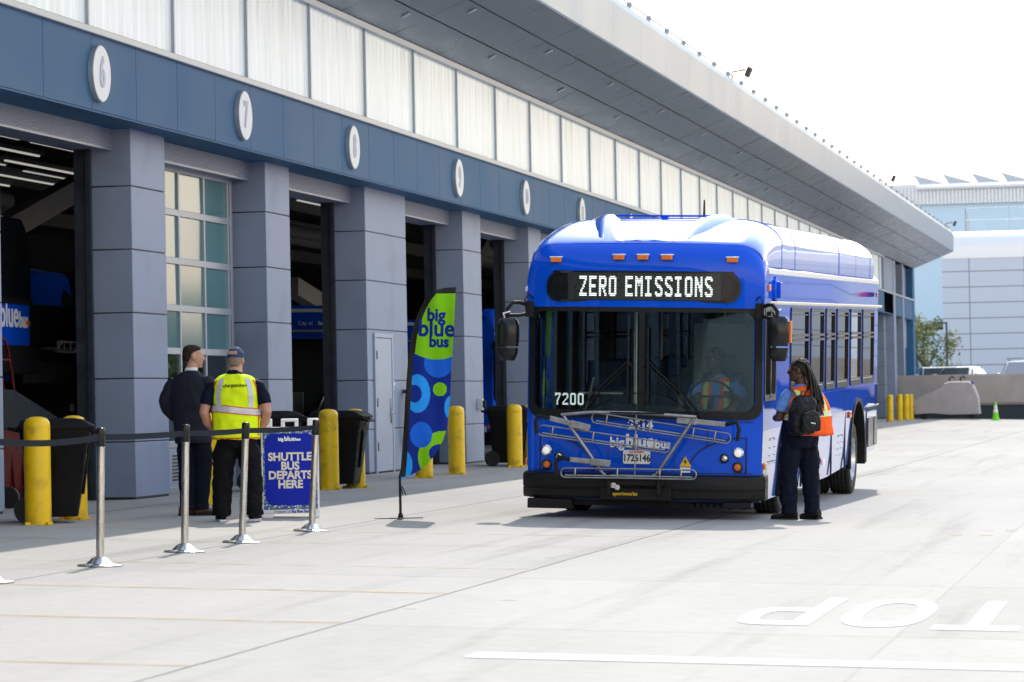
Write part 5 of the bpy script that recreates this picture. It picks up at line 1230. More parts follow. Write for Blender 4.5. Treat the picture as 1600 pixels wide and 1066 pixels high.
def fw_(cx, cy, rot):
    return Matrix.Translation(((cx-335)*K, 0, (990-cy)*K)) @ Matrix.Rotation(rot, 4, 'Y') @ Matrix.Rotation(math.pi/2, 4, 'X')
for s_, cx, cy, sz in (('big', 498, 146, .185), ('blue', 498, 202, .25), ('bus', 508, 257, .165)):
    A = fw_(cx, cy, R_(2)); Ai = A.inverted()
    def wp(co, A=A, Ai=Ai):
        p = A @ Vector(co); p.y = fwave(p.x, p.z)-.005+p.y*.3; return Ai @ p
    text('lettering', s_, sz, .001, m_fl[1], sail, A, .0065, .92, warp=wp)

# equipment just inside the open bay
o = tag(empty('parts_washer', (-.95, 36.75, 0)), 'grey metal bin with a sloped lid on a red base, inside the leftmost bay', 'equipment')
MB().prism([(-1.0, .9), (1.0, .9), (1.0, 1.02), (-.45, 1.34), (-1.0, 1.36)], lambda u, v, k: (-.3+.6*k, u, v)).build('hood', M['toolgrey'], o, .01)
MB().bx(-.28, .28, -.95, .95, .05, .9).build('base', M['red'], o, .01)
o = tag(empty('hand_truck', (-.62, 36.15, 0), (0, R_(-6), 0)), 'red two-wheeled hand truck leaning behind the bin in the leftmost bay', 'hand truck')
q = MB()
for yy in (-.28, .05): q.tube([(0, yy, .15), (0, yy, 1.75)]+[(0, yy+.16-.16*math.cos(R_(a)), 1.75+.2*math.sin(R_(a))) for a in range(20, 181, 20)]+[(0, yy+.32, 1.6)], .018)
q.tube([(0, -.28, 1.3), (0, .4, 1.3)], .015).tube([(0, -.28, .8), (0, .4, .8)], .015).tube([(0, -.28, 1.7), (0, .4, 1.7)], .015).tube([(0, .4, .15), (0, .4, 1.6)], .018); q.build('frame', M['red'], o)
for yy in (-.3, .42): MB().lathe([(.03, -.03), (.12, -.03), (.12, .03), (.03, .03)], (.05, yy, .12), 18, 'y').build('wheel', M['tyre'], o)
MB().bx(0, .25, -.25, .38, .02, .03).build('toe_plate', M['red'], o)
# ================================================================== PEOPLE  (local: x to their right, y forward, z up)
from mathutils.bvhtree import BVHTree
def blob(name, mb, mat, parent, voxel=.009, sm=6, wr=0, ws=14, mw=None):
    o = mb.build(name, mat, parent, mw=mw)
    r = o.modifiers.new('r', 'REMESH'); r.mode = 'VOXEL'; r.voxel_size = voxel; r.use_smooth_shade = True
    s = o.modifiers.new('s', 'SMOOTH'); s.iterations = sm; s.factor = .5
    bake(o)
    if wr:
        me = o.data; nn = [v.normal.copy() for v in me.vertices]
        for v, n in zip(me.vertices, nn):
            p = v.co; f = noise.noise(Vector((p.x*ws*.7, p.y*ws*.7, p.z*ws*.45)))+.6*noise.noise(Vector((p.x*ws*1.7+5, p.y*ws*1.7, p.z*ws*1.1)))+.9*(1-2*abs(noise.noise(Vector((p.x*ws*.8+3+p.z*ws*.5, p.y*ws*.6, p.z*ws*.9-p.x*ws*.3)))))-.6
            v.co = p+n*wr*f
    for p in o.data.polygons: p.use_smooth = True
    return o
def stack(mb, secs, n=24, e=2.3):
    """closed loft of (z, cx, cy, rx, ry) super-ellipses"""
    rings = []
    for z, cx, cy, rx, ry in secs:
        rings.append([Vector((cx+rx*math.copysign(abs(math.cos(a))**(2/e), math.cos(a)), cy+ry*math.copysign(abs(math.sin(a))**(2/e), math.sin(a)), z)) for a in [2*math.pi*k/n for k in range(n)]])
    return mb.loft(rings)
HEADP = [(0, .055, .020, .022), (.018, .050, .042, .042), (.05, .034, .057, .064), (.09, .02, .067, .083), (.13, .006, .074, .094), (.17, 0, .0765, .098), (.205, -.006, .067, .085), (.228, -.009, .044, .056), (.238, -.01, .015, .02)]
def head(mb, c, s=1, rot=None):
    t_ = MB(); stack(t_, [(z*s, 0, cy*s, rx*s, ry*s) for z, cy, rx, ry in HEADP], 22, 2.1)
    t_.tube([(0, .094*s, .135*s), (0, .108*s, .115*s), (0, .118*s, .092*s), (0, .10*s, .083*s)], [.011*s, .014*s, .019*s, .014*s], 10)
    t_.tube([(0, -.012*s, -.03*s), (0, -.008*s, .04*s), (0, .0, .1*s)], [.056*s, .058*s, .06*s], 14); t_.sphere((0, .092*s, .055*s), (.026*s, .016*s, .012*s)); t_.sphere((0, .080*s, .018*s), (.024*s, .022*s, .018*s))
    for x in (-1, 1):
        t_.sphere((x*.079*s, -.004*s, .112*s), (.013*s, .026*s, .034*s)); t_.sphere((x*.03*s, .088*s, .142*s), (.022*s, .014*s, .009*s))
    R3 = rot or Matrix.Identity(3)
    mb.add([R3 @ Vector(p)+Vector(c) for p in t_.v], t_.f, True)
def on_head(parts, c, rot): return [rot @ Vector(p)+Vector(c) for p in parts]
def face_bits(parent, c, s, rot):
    MM = Matrix.Translation(c) @ rot.to_4x4()
    for x in (-1, 1):
        e = MB().sphere((x*.031*s, .087*s, .122*s), .011*s, 10, 7).build('eye', M['eye'], parent, mw=MM); MB().sphere((x*.031*s, .0955*s, .122*s), .0055*s, 8, 6).build('pupil', M['seam'], e)
def hand(mb, wr, d, n, thumb, curl=.5, s=1):
    """palm, four unequal curled fingers and a thumb; d fingers, n palm side, thumb = direction of the thumb side"""
    d, n, t_ = Vector(d).normalized(), Vector(n).normalized(), Vector(thumb).normalized(); w_ = Vector(wr)
    rings = []
    for f, hw, ht in ((-.01, .026, .021), (.025, .036, .017), (.065, .043, .015), (.092, .041, .013), (.10, .034, .009)):
        c = w_+d*f*s; rings.append([c+t_*(hw*s*math.cos(a))+n*(ht*s*math.sin(a)) for a in [2*math.pi*k/12 for k in range(12)]])
    mb.loft(rings)
    for off, ln, r in ((.030, .072, .0092), (.010, .08, .0095), (-.010, .074, .0092), (-.029, .058, .0082)):
        p = w_+d*.086*s+t_*off*s; a = curl; pts = [p-d*.02*s]; dd = d
        for seg in (.45, .32, .26):
            dd = (d*math.cos(a)+n*math.sin(a)); p2 = pts[-1]+dd*(ln*seg+(.02 if seg == .45 else 0))*s; pts.append(p2); a += curl
        mb.tube(pts, [r*s*1.05, r*s, r*s*.95, r*s*.75], 8)
    p = w_+d*.02*s+t_*.022*s
    mb.tube([p, p+(t_*.75+d*.6+n*.25).normalized()*.042*s, p+(t_*.6+d*.8+n*.4).normalized()*.072*s, p+(t_*.45+d*.9+n*.5).normalized()*.094*s], [.014*s, .0125*s, .0105*s, .008*s], 8)
def shoe(parent, mat, x, y, rz, ln=.29, sole=None, hgt=.1):
    q = MB(); rings = []
    for f, hw, h in ((-.5, .026, .07), (-.46, .036, hgt), (-.3, .04, hgt), (-.1, .041, .085), (.1, .047, .062), (.3, .049, .05), (.42, .042, .042), (.49, .026, .032), (.5, .01, .022)):
        rings.append([Vector((hw*math.copysign(abs(math.cos(a))**.8, math.cos(a)), f*ln, .018+h*.5+h*.5*math.copysign(abs(math.sin(a))**.8, math.sin(a)))) for a in [2*math.pi*k/14 for k in range(14)]])
    q.loft(rings); MW = Matrix.Translation((x, y, 0)) @ Matrix.Rotation(rz, 4, 'Z')
    o = q.build('shoe', mat, parent, mw=MW)
    MB().prism([((.052-.012*(abs(f) > .4))*sx_, f*ln*1.02) for f, sx_ in ((-.5, 1), (-.2, .85), (.2, 1.0), (.45, .9), (.5, .4), (.5, -.4), (.45, -.9), (.2, -1.0), (-.2, -.85), (-.5, -1))], lambda u, v, k: (u, v, .026*k)).build('sole', sole or M['black'], o, .004)
    return o
def bvh(o): return BVHTree.FromPolygons([v.co for v in o.data.vertices], [tuple(p.vertices) for p in o.data.polygons])
def drape(name, base, rows, mat, parent, off=.004):
    """a strip laid on BASE: rows of (origin, direction) rays in the person's space"""
    bt = bvh(base); vs = []; ok = []
    for r in rows:
        for o_, d in r:
            h = bt.ray_cast(Vector(o_), Vector(d).normalized())
            ok.append(h[0] is not None); vs.append(h[0]-Vector(d).normalized()*off if h[0] is not None else Vector(o_))
    n = len(rows[0]); fs = []
    for j in range(len(rows)-1):
        for i in range(n-1):
            f = (j*n+i, j*n+i+1, (j+1)*n+i+1, (j+1)*n+i)
            if all(ok[k] for k in f): fs.append(f)
    q = MB(); q.add(vs, fs, True); return q.build(name, mat, parent)
def band(name, base, z0, z1, mat, parent, cx=0, cy=0, a0=0, a1=360, n=64, off=.005, tilt=0):
    rows = []
    for k in range(4):
        z = z0+(z1-z0)*k/3; r = []
        for i in range(n+1):
            a = R_(a0+(a1-a0)*i/n); d = Vector((math.cos(a), math.sin(a), 0)); r.append((Vector((cx, cy, z+tilt*d.x))+d*.8, -d))
        rows.append(r)
    return drape(name, base, rows, mat, parent, off)
def vstrip(name, base, pts, w_, mat, parent, d=(0, 1, 0), off=.005, n=22):
    rows = []
    for i in range(n+1):
        f = i/n*(len(pts)-1); k = min(int(f), len(pts)-2); f -= k; x = pts[k][0]+(pts[k+1][0]-pts[k][0])*f; z = pts[k][1]+(pts[k+1][1]-pts[k][1])*f
        rows.append([(Vector((x+w_*(j/3-.5), -.9*d[1], z)), d) for j in range(4)])
    return drape(name, base, rows, mat, parent, off)
def trousers(name, hipz, lx, rx, ly, ry, mat, parent, hw=.2, hd=.135, kn=.10, an=.092, lk=(0, 0), rk=(0, 0), wr=.006):
    q = MB(); stack(q, [(hipz-.14, 0, 0, hw*.95, hd*.95), (hipz-.04, 0, -.01, hw*1.02, hd*1.08), (hipz+.06, 0, -.005, hw, hd), (hipz+.17, 0, 0, hw*.9, hd*.92)])
    for x, y, k in ((lx, ly, lk), (rx, ry, rk)):
        s = 1 if x > 0 else -1; hx = s*hw*.52
        q.tube([(hx, 0, hipz), (hx*.98+x*.02, y*.1, hipz-.1), (hx*.6+x*.4+k[0]*.6, y*.3+k[1]*.6, .68), (hx*.35+x*.65+k[0], y*.5+k[1], .5), (hx*.1+x*.9+k[0]*.4, y*.8+k[1]*.3, .3), (x, y, .14), (x, y+.005, .065)], [hw*.50, hw*.53, kn*1.17, kn*1.02, kn*.98, an*1.02, an*1.1], 18)
    return blob(name, q, mat, parent, .011, 5, wr, 13)

def bare_legs(bd, hipz, hw, lx, rx, ly, ry):
    for x, y in ((lx, ly), (rx, ry)):
        hx = (1 if x > 0 else -1)*hw*.5; bd.tube([(hx, 0, hipz), (hx*.6+x*.4, y*.3, .68), (hx*.35+x*.65, y*.5+.02, .5), (x, y, .09)], [.075, .06, .05, .038], 12)
# ---------------------------------------------------------------- man in the dark suit
p1 = tag(empty('person', (2.05, 34.36, G(2.05)), (0, 0, HEAD-R_(20))), 'man in a dark pinstripe suit and brown shoes seen from behind, looking right', 'person')
bd = MB(); RH = Matrix.Rotation(R_(-56), 3, 'Z')
HC = (-.01, .035, 1.585)
stack(bd, [(.85, 0, 0, .15, .1), (1.05, -.02, 0, .15, .105), (1.3, -.03, 0, .18, .11), (1.48, -.03, -.01, .15, .08), (1.53, -.02, -.005, .07, .065), (1.62, -.012, .02, .058, .06)])
head(bd, HC, 1.02, RH)
for s, pts in ((-1, [(-.20, -.01, 1.47), (-.30, -.05, 1.22), (-.21, .10, 1.03)]), (1, [(.17, 0, 1.47), (.26, -.02, 1.2), (.24, .12, .98)])):
    bd.tube([Vector(p) for p in pts], [.055, .045, .03], 12)
    hand(bd, pts[2], (.12*-s*.5, .6, -.75), (-s, .1, 0), (0, .8, .6), .45)
bare_legs(bd, .93, .185, -.085, .045, .0, .06)
blob('body', bd, M['skin'], p1, .007, 4)
face_bits(p1, HC, 1.02, RH)
# suit: pinstripe cloth
m, t, b = node_mat('pinstripe_cloth'); tc = t.nodes.new('ShaderNodeTexCoord'); wv = t.nodes.new('ShaderNodeTexWave'); wv.inputs['Scale'].default_value = 11; wv.inputs['Distortion'].default_value = .3; t.links.new(tc.outputs['Object'], wv.inputs[0])
gt = t.nodes.new('ShaderNodeMath'); gt.operation = 'GREATER_THAN'; gt.inputs[1].default_value = .93; t.links.new(wv.outputs['Fac'], gt.inputs[0])
mi = t.nodes.new('ShaderNodeMix'); mi.data_type = 'RGBA'; mi.inputs['A'].default_value = (.0032, .0055, .019, 1); mi.inputs['B'].default_value = (.009, .012, .028, 1); t.links.new(gt.outputs[0], mi.inputs['Factor']); t.links.new(mi.outputs['Result'], b.inputs['Base Color']); b.inputs['Roughness'].default_value = .85
M['suit'] = m
jk = MB(); stack(jk, [(.775, .0, -.005, .205, .15), (.9, -.005, -.005, .208, .152), (1.1, -.02, 0, .205, .14), (1.28, -.03, 0, .225, .145), (1.42, -.03, -.01, .225, .125), (1.50, -.03, -.012, .17, .095), (1.555, -.022, -.005, .085, .075)])
jk.tube([(-.20, -.01, 1.465), (-.255, -.025, 1.38), (-.315, -.055, 1.23), (-.30, -.02, 1.14), (-.23, .09, 1.03)], [.070, .076, .070, .064, .055], 16)
jk.tube([(.15, 0, 1.465), (.22, -.01, 1.38), (.27, -.03, 1.21), (.26, .06, 1.08), (.24, .12, .99)], [.075, .08, .072, .062, .052], 16)
jo = blob('jacket', jk, M['suit'], p1, .01, 12, .008, 9)
drape('vent', jo, [[(Vector((-.012+.006*k, -.9, z)), (0, 1, 0)) for k in range(4)] for z in (.79, .88, .97, 1.05)], M['seam'], p1, .002)
cl = MB(); stack(cl, [(1.545, -.02, 0, .072, .07), (1.575, -.018, .006, .068, .068), (1.59, -.016, .01, .066, .066)]); blob('shirt_collar', cl, M['collar'], p1, .006, 2)
trousers('trousers', .93, -.085, .045, .0, .06, M['trouser'], p1, .18, .135, .098, .08, (0, .03), (0, .05))
shoe(p1, M['brown'], -.07, .06, R_(-34)); shoe(p1, M['brown'], .075, .14, R_(-44))
hr = MB(); t_ = MB(); stack(t_, [(.068, 0, -.062, .034, .022), (.095, 0, -.052, .058, .046), (.125, 0, -.036, .070, .068), (.15, 0, -.018, .0765, .083), (.18, 0, -.001, .080, .102), (.212, 0, .002, .073, .096), (.236, 0, .0, .050, .066), (.247, 0, .0, .02, .03)], 22, 2.1)
hr.add([RH @ (Vector(p)*1.01)+Vector(HC)+RH @ Vector((0, -.012, 0)) for p in t_.v], t_.f, True); blob('hair', hr, M['hairgrey'], p1, .007, 3, .003, 60)

# ---------------------------------------------------------------- man in the neon vest
p2 = tag(empty('person', (2.88, 33.13, G(2.88)), (0, 0, HEAD)), 'man seen from behind in a neon yellow safety vest and blue cap', 'person')
bd = MB(); RH = Matrix.Rotation(R_(-14), 3, 'Z') @ Matrix.Rotation(R_(-8), 3, 'X'); HC = (.0, .02, 1.545)
stack(bd, [(.85, 0, 0, .17, .12), (1.05, 0, .01, .18, .13), (1.3, 0, 0, .2, .125), (1.45, 0, -.01, .17, .09), (1.50, 0, -.005, .085, .08), (1.60, 0, .01, .066, .07)])
head(bd, HC, 1.0, RH)
for s in (-1, 1):
    pts = [(s*.22, -.01, 1.42), (s*.29, -.055, 1.27), (s*.325, -.075, 1.13), (s*.30, .0, 1.03), (s*.245, .10, .95)]
    bd.tube(pts, [.062, .056, .050, .046, .034], 14); hand(bd, (s*.235, .12, .935), (-s*.4, .75, -.55), (-s*.9, -.3, 0), (0, .5, .8), .35)
bare_legs(bd, .90, .205, -.165, .165, -.02, 0)
blob('body', bd, M['skinr'], p2, .007, 4); face_bits(p2, HC, 1.0, RH)
sh = MB(); stack(sh, [(.93, 0, 0, .205, .15), (1.1, 0, .005, .215, .155), (1.3, 0, 0, .23, .15), (1.42, 0, -.01, .215, .12), (1.49, 0, -.01, .13, .095), (1.535, 0, -.002, .083, .08), (1.56, 0, .005, .076, .077)])
for s in (-1, 1): sh.tube([(s*.17, -.01, 1.435), (s*.235, -.02, 1.385), (s*.28, -.045, 1.29), (s*.30, -.055, 1.205)], [.06, .074, .076, .078], 16)
blob('shirt', sh, M['navy'], p2, .01, 4, .006, 12)
ve = MB(); stack(ve, [(.845, 0, -.01, .245, .185), (.87, 0, -.01, .25, .19), (1.0, 0, -.005, .248, .185), (1.15, 0, 0, .25, .178), (1.3, 0, -.005, .248, .168), (1.40, 0, -.012, .242, .150), (1.455, 0, -.014, .222, .128), (1.50, 0, -.012, .165, .105), (1.522, 0, -.01, .10, .09)], 28, 2.4)
vo_ = blob('safety_vest', ve, M['neon'], p2, .01, 3, .009, 8)
for z0, z1, mt in ((1.108, 1.188, 'redpipe'), (1.118, 1.178, 'tapegrey')): band('reflective_band', vo_, z0, z1, M[mt], p2, off=.005 if mt == 'redpipe' else .0075, tilt=-.025)
for s in (-1, 1): vstrip('reflective_stripe', vo_, [(s*.165, 1.185-s*.01), (s*.168, 1.3), (s*.155, 1.40), (s*.125, 1.475)], .05, M['tapegrey'], p2, off=.006)
band('hem_piping', vo_, .852, .866, M['redpipe'], p2, off=.004)
for s in (-1, 1): vstrip('edge_piping', vo_, [(s*.236, .88), (s*.240, 1.1), (s*.238, 1.25), (s*.222, 1.38), (s*.19, 1.46)], .014, M['redpipe'], p2, off=.005)
bt = bvh(vo_)
def onvest(co, cz=1.405):
    x, z = co.x, co.y+cz-.25*co.x*co.x*2; h = bt.ray_cast(Vector((x, -.9, z)), Vector((0, 1, 0))); y = (h[0].y if h[0] else -.15)-.006
    return Vector((x, y, z))
text('lettering', '-chargepoint+', .048, .0004, M['navy'], p2, Matrix.Identity(4), .001, .95, warp=onvest)
trousers('trousers', .90, -.165, .165, -.02, .0, M['blackcloth'], p2, .205, .15, .108, .094, (.0, .02), (.0, .02), .008)
shoe(p2, M['blackcloth'], -.175, .03, R_(14), .30, M['tapegrey']); shoe(p2, M['blackcloth'], .17, .05, R_(-10), .30, M['tapegrey'])
hr = MB(); t_ = MB(); stack(t_, [(.055, 0, -.062, .048, .03), (.085, 0, -.05, .067, .052), (.13, 0, -.02, .078, .082), (.17, 0, -.005, .079, .098)], 22, 2.1); hr.add([RH @ Vector(p)+Vector(HC)+RH @ Vector((0, -.006, 0)) for p in t_.v], t_.f, True); blob('hair', hr, M['hairlight'], p2, .007, 3, .002, 60)
t_ = MB(); stack(t_, [(.15, 0, -.004, .086, .112), (.19, 0, -.006, .084, .108), (.228, 0, -.008, .066, .086), (.252, 0, -.01, .035, .045), (.26, 0, -.01, .01, .012)], 24, 2.1)
cp = MB(); cp.add([RH @ Vector(p)+Vector(HC) for p in t_.v], t_.f, True)
cp.add([RH @ Vector(p)+Vector(HC) for p in ((-.075, .07, .15), (-.06, .15, .142), (0, .19, .14), (.06, .15, .142), (.075, .07, .15), (-.075, .07, .16), (-.06, .15, .152), (0, .19, .15), (.06, .15, .152), (.075, .07, .16))], [(0, 1, 2, 3, 4), (9, 8, 7, 6, 5), (0, 5, 6, 1), (1, 6, 7, 2), (2, 7, 8, 3), (3, 8, 9, 4), (4, 9, 5, 0)])
ca = blob('cap', cp, M['cap'], p2, .006, 2)
# opening and strap at the back of the cap
q = MB(); q.add([RH @ (Vector(((.055+.002)*math.sin(R_(a))*1.0, -.108-.010*math.cos(R_(a)), .165+.035*r)))+Vector(HC) for r in (0, .5, 1) for a in range(-60, 61, 10)], [(j*13+i, j*13+i+1, (j+1)*13+i+1, (j+1)*13+i) for j in range(2) for i in range(12)], True); q.build('hair_opening', M['skinr'], ca)
q = MB(); q.tube([RH @ Vector((.078*math.sin(R_(a)), -.004-.112*math.cos(R_(a)), .148-.0*a))+Vector(HC) for a in range(-80, 81, 10)], .010, 8); q.build('strap', M['cap'], ca)

# ---------------------------------------------------------------- woman with backpack
TY = R_(34)
p3 = tag(empty('person', (8.40, 35.83, G(8.40)), (0, 0, HEAD+TY)), 'woman in an orange safety vest with long braids standing beside the bus', 'person')
bd = MB(); RH = Matrix.Rotation(R_(44), 3, 'Z') @ Matrix.Rotation(R_(2), 3, 'X'); HC = (.035, .035, 1.49)
stack(bd, [(.85, .03, 0, .18, .14), (1.0, .04, 0, .18, .14), (1.2, .05, 0, .17, .13), (1.36, .05, -.005, .16, .10), (1.43, .045, 0, .075, .07), (1.53, .04, .015, .055, .06)])
head(bd, HC, 1.0, RH)
LA = [(-.13, .0, 1.36), (-.21, .02, 1.22), (-.225, .06, 1.10), (-.17, .18, 1.10), (-.08, .24, 1.14)]; RA = [(.22, -.01, 1.36), (.285, -.03, 1.22), (.30, -.01, 1.08), (.24, .13, 1.0), (.16, .24, 1.0)]
for pts, s in ((LA, -1), (RA, 1)):
    bd.tube(pts, [.06, .055, .047, .042, .028], 14); hand(bd, pts[-1], (-s*.5, .8, .1), (0, 0, -1), (-s*.8, -.4, .3), .4, .92)
bare_legs(bd, .91, .205, -.135, .125, .04, -.04)
blob('body', bd, M['skind'], p3, .007, 4); face_bits(p3, HC, 1.0, RH)
t_ = MB(); t_.sphere((0, .093, .056), (.024, .012, .010)); q = MB(); q.add([RH @ Vector(p)+Vector(HC) for p in t_.v], t_.f, True); q.build('lips', pbr('lips', (.12, .03, .03), .4), p3)
def glasses(parent, HC, RH, mt, solid=True):
    q = MB()
    for s in (-1, 1):
        P = rrect(s*.034-.03, s*.034+.03, .104, .142, .014, 4)
        if solid: q.prism(P, lambda u, v, k: RH @ Vector((u, .106-.03*(abs(u)/.065)**2-.006*k, v))+Vector(HC))
        else: q.ring_prism(P, [((u-s*.034)*.86+s*.034, (v-.123)*.84+.123) for u, v in P], lambda u, v, k: RH @ Vector((u, .108-.03*(abs(u)/.065)**2-.006*k, v))+Vector(HC))
        q.tube([RH @ Vector((s*.062, .084, .132))+Vector(HC), RH @ Vector((s*.083, .03, .132))+Vector(HC), RH @ Vector((s*.084, -.01, .125))+Vector(HC)], .004, 6)
    q.build('glasses', mt, parent)
glasses(p3, HC, RH, M['blackgloss'])
sh = MB(); stack(sh, [(.93, .03, 0, .21, .17), (1.1, .045, 0, .195, .155), (1.25, .05, 0, .20, .15), (1.36, .05, -.005, .195, .12), (1.425, .047, 0, .11, .085), (1.46, .045, .005, .075, .072)])
for pts in (LA, RA): sh.tube([Vector(pts[0])+Vector((.02 if pts is LA else -.02, 0, .01)), Vector(pts[0]).lerp(Vector(pts[1]), .4), Vector(pts[1]), Vector(pts[1]).lerp(Vector(pts[2]), .35)], [.075, .082, .078, .078], 16)
blob('polo_shirt', sh, M['polo'], p3, .01, 4, .008, 12)
ve = MB(); stack(ve, [(.90, .105, -.03, .285, .20), (.93, .105, -.03, .29, .205), (1.05, .10, -.025, .28, .195), (1.2, .09, -.02, .265, .178), (1.30, .075, -.015, .245, .158), (1.38, .055, -.012, .19, .125), (1.44, .048, -.005, .10, .09)], 28, 2.5)
vo3 = blob('safety_vest', ve, M['orange'], p3, .01, 3, .012, 7)
band('reflective_band', vo3, 1.095, 1.155, M['tapelime'], p3, .06, 0, tilt=.02); band('reflective_band', vo3, 1.112, 1.14, M['tapegrey'], p3, .06, 0, off=.0075, tilt=.02)
for x in (.20, -.08): vstrip('reflective_stripe', vo3, [(x+.03, 1.12), (x+.012, 1.25), (x-.02, 1.38), (x-.04, 1.42)], .05, M['tapelime'], p3, off=.006)
band('hem_piping', vo3, .905, .922, M['redpipe'], p3, .07, -.02, off=.004)
trousers('trousers', .91, -.135, .125, .04, -.04, M['trouser'], p3, .205, .175, .102, .084, (-.0, .03), (.02, .02), .010)
shoe(p3, M['black'], -.15, .10, R_(44), .29); shoe(p3, M['black'], .13, .0, R_(6), .29)
# braids: a cap of plaits and long hanging braids
hr = MB(); t_ = MB(); stack(t_, [(.06, 0, -.075, .05, .03), (.10, 0, -.05, .072, .065), (.14, 0, -.022, .083, .088), (.18, 0, -.006, .084, .106), (.215, 0, -.008, .075, .094), (.242, 0, -.01, .048, .062), (.252, 0, -.01, .02, .03)], 22, 2.1)
hr.add([RH @ Vector(p)+Vector(HC)+RH @ Vector((0, -.01, 0)) for p in t_.v], t_.f, True); ho3 = blob('hair', hr, M['braid'], p3, .007, 3, .004, 70)
random.seed(5); q = MB()
for k in range(15):
    x = (k-7)*.0105; P = [RH @ Vector((x*1.2, .088-.3*abs(x)*.6, .185-.2*abs(x)))+Vector(HC), RH @ Vector((x*1.35, .0, .252-1.6*x*x*3))+Vector(HC), RH @ Vector((x*1.3, -.09, .21-abs(x)*.3))+Vector(HC), RH @ Vector((x*1.1, -.118, .12))+Vector(HC)]
    q.tube(P, .0075, 6)
for k in range(46):
    a = random.uniform(-1, 1); st_p = RH @ Vector((.075*a, -.10-.02*(1-abs(a)), random.uniform(.08, .17)))+Vector(HC)
    ex_ = Vector((.075+.085*a+random.uniform(-.02, .03), -.205-random.uniform(0, .04), random.uniform(1.10, 1.30)))
    if k % 9 == 0: ex_ = Vector((-.02+.02*a, -.12, random.uniform(1.2, 1.3)))
    m1_ = st_p.lerp(ex_, .35)+Vector((random.uniform(-.01, .02), -.045, .03)); m2_ = st_p.lerp(ex_, .7)+Vector((random.uniform(-.01, .01), -.025, .0))
    pts = []
    for i in range(11):
        f = i/10; b_ = (1-f)**3*st_p+3*(1-f)**2*f*m1_+3*(1-f)*f*f*m2_+f**3*ex_; pts.append(b_+Vector((.003*math.sin(i*2.6+k), .003*math.cos(i*2.2+k), 0)))
    q.tube(pts, [.0085+.0012*(i % 2) for i in range(10)]+[.005], 6)
q.build('braids', M['braid'], ho3)
# backpack hangs on her: a thing of its own
pk = tag(empty('backpack', (8.40, 35.83, G(8.40)-.02), (0, 0, HEAD+TY)), 'black backpack hanging on the back of the woman in orange', 'backpack')
def psec(z, cx, hw, y0, y1): return [Vector((cx+u, v, z)) for u, v in rrect(-hw, hw, y0, y1, min(hw, (y1-y0)/2)*.7, 4)]
bk = MB().loft([psec(.90, -.175, .12, -.35, -.19), psec(.93, -.175, .16, -.375, -.18), psec(1.05, -.17, .175, -.385, -.16), psec(1.2, -.14, .165, -.37, -.14), psec(1.30, -.09, .145, -.35, -.13), psec(1.365, -.07, .10, -.29, -.13), psec(1.385, -.065, .05, -.24, -.15)])
bo = blob('main_bag', bk, M['pack'], pk, .01, 3, .010, 12)
q = MB().loft([psec(.94, -.15, .12, -.45, -.37), psec(.96, -.15, .14, -.46, -.36), psec(1.09, -.145, .14, -.455, -.36), psec(1.16, -.14, .12, -.43, -.35), psec(1.175, -.14, .07, -.41, -.36)]); po = blob('front_pocket', q, M['pack'], pk, .009, 3, .006, 16)
MB().tube([(-.25, -.44, 1.165), (-.145, -.45, 1.19), (-.04, -.44, 1.165)], .006, 6).tube([(.03, -.40, 1.25), (.035, -.41, 1.19), (.05, -.41, 1.16)], .005, 6).build('zip', M['strap'], po)
MB().box((-.15, -.462, 1.04), (.07, .006, .014), Matrix.Rotation(R_(10), 3, 'Y')).build('badge', M['tapegrey'], po)
q = MB()
for x0, x1 in ((-.16, -.13), (.02, .14)): q.tube([(x0, -.17, 1.36), (x0, -.13, 1.42), ((x0+x1)/2, -.05, 1.462), (x1, .06, 1.44), (x1*1.05, .13, 1.34), (x1*1.1, .15, 1.2)], [.02]*6, 8, flat=.4)
q.tube([(-.12, -.2, 1.38), (-.11, -.22, 1.43), (-.05, -.22, 1.43), (-.04, -.2, 1.38)], .01).tube([(.05, -.30, 1.28), (.035, -.37, 1.2), (.03, -.385, 1.12)], .006)
q.build('strap', M['strap'], pk)
pk.scale = (.88, .92, .88); pk.location = (8.385, 35.83, G(8.40)+.125)

# ---------------------------------------------------------------- driver at the wheel
MD = BM @ Matrix.Translation((.63, 1.28, .0))
p4 = tag(empty('person'), 'driver with glasses in an orange vest seated behind the windshield', 'person'); p4.rotation_mode = 'QUATERNION'
MD = MD @ Matrix.Rotation(math.pi, 4, 'Z'); p4.location = MD.translation; p4.rotation_quaternion = MD.to_quaternion()
bd = MB(); RH = Matrix.Rotation(R_(-22), 3, 'Z'); HC = (.03, .06, 1.585)
stack(bd, [(.95, 0, -.03, .16, .13), (1.1, 0, -.02, .16, .13), (1.3, 0, 0, .18, .12), (1.46, 0, .005, .16, .09), (1.52, .01, .015, .075, .075), (1.62, .025, .04, .058, .06)]); head(bd, HC, 1.0, RH)
DL = [(-.20, 0, 1.44), (-.30, .08, 1.24), (-.20, .33, 1.32)]; DR = [(.20, 0, 1.44), (.30, .10, 1.22), (.19, .34, 1.30)]
for pts, s in ((DL, -1), (DR, 1)):
    bd.tube(pts, [.058, .048, .03], 12); hand(bd, pts[2], (-s*.3, .8, .35), (0, .4, -.9), (-s*.9, 0, .2), .7)
for s in (-1, 1): bd.tube([(s*.1, 0, .99), (s*.13, .45, 1.0), (s*.13, .5, .62)], [.09, .065, .05], 12)
blob('body', bd, M['skind'], p4, .009, 4); face_bits(p4, HC, 1.0, RH); glasses(p4, HC, RH, M['blackgloss'], False)
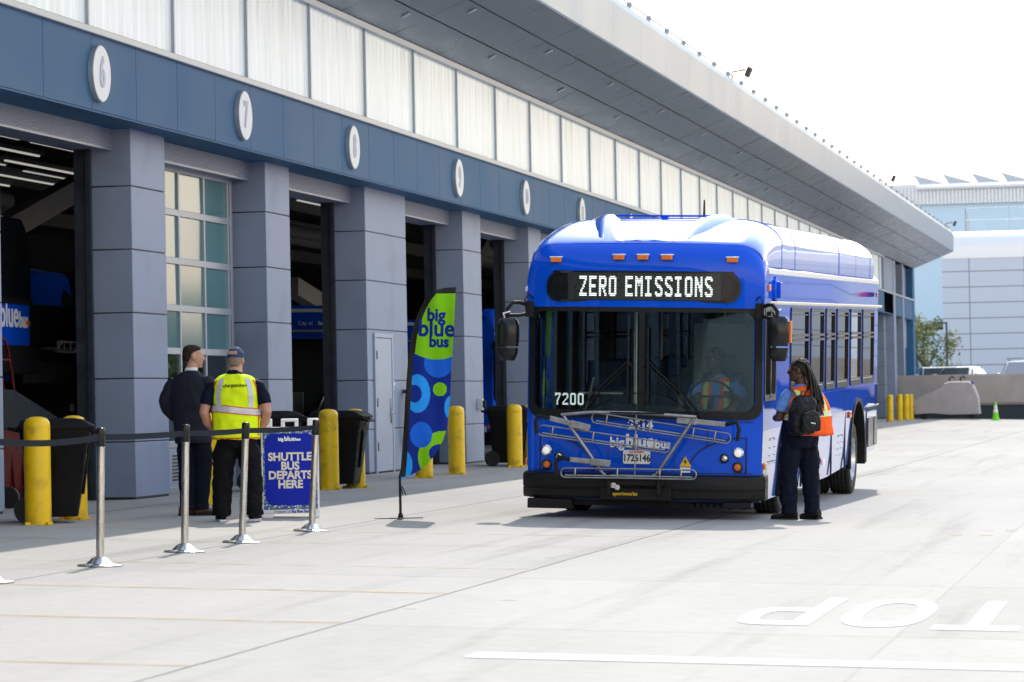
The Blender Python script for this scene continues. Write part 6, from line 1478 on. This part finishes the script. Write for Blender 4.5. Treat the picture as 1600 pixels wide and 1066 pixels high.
sh = MB(); stack(sh, [(.95, 0, -.03, .19, .16), (1.15, 0, -.02, .19, .15), (1.3, 0, 0, .205, .145), (1.42, 0, .0, .20, .12), (1.49, 0, .0, .12, .09), (1.54, .005, .01, .08, .08)])
for pts, s in ((DL, -1), (DR, 1)): sh.tube([(s*.17, 0, 1.43), (s*.235, .03, 1.36), (s*.285, .075, 1.25)], [.075, .08, .075], 14)
blob('shirt', sh, M['polo'], p4, .011, 4, .006, 12)
ve = MB(); stack(ve, [(1.0, 0, -.03, .205, .18), (1.2, 0, -.01, .21, .172), (1.35, 0, .0, .205, .158), (1.44, 0, .0, .165, .118), (1.50, 0, .0, .11, .09)], 24, 2.5); v4 = blob('safety_vest', ve, M['orange'], p4, .011, 3, .008, 8)
for s in (-1, 1):
    rows = [[(Vector((s*.12+.055*(j/3-.5), .9, 1.06+.4*i/16)), (0, -1, 0)) for j in range(4)] for i in range(17)]
    drape('reflective_stripe', v4, rows, M['tapelime'], p4, .006)
rows = [[(Vector(((.075*(j/5-.5))*2*(.25+.75*i/10), .9, 1.16+.34*i/10)), (0, -1, 0)) for j in range(6)] for i in range(11)]; drape('shirt_front', v4, rows, M['polo'], p4, .004)
tr = MB(); stack(tr, [(.9, 0, -.03, .19, .17), (1.03, 0, -.02, .19, .16)])
for s in (-1, 1): tr.tube([(s*.1, 0, .98), (s*.13, .3, 1.0), (s*.13, .45, .98), (s*.13, .48, .7)], [.1, .085, .08, .07], 14)
blob('trousers', tr, M['navy'], p4, .012, 4, .006, 10)
hr = MB(); t_ = MB(); stack(t_, [(.085, 0, -.05, .066, .05), (.13, 0, -.024, .08, .085), (.175, 0, -.003, .081, .103), (.212, 0, -.004, .073, .094), (.24, 0, -.006, .048, .062), (.25, 0, -.006, .02, .03)], 22, 2.1)
hr.add([RH @ Vector(p)+Vector(HC)+RH @ Vector((0, -.012, 0)) for p in t_.v], t_.f, True); blob('hair', hr, M['braid'], p4, .008, 3, .002, 60)
for s in (-1, 1): shoe(p4, M['black'], s*.13, .56, 0, .27).location.z = .54
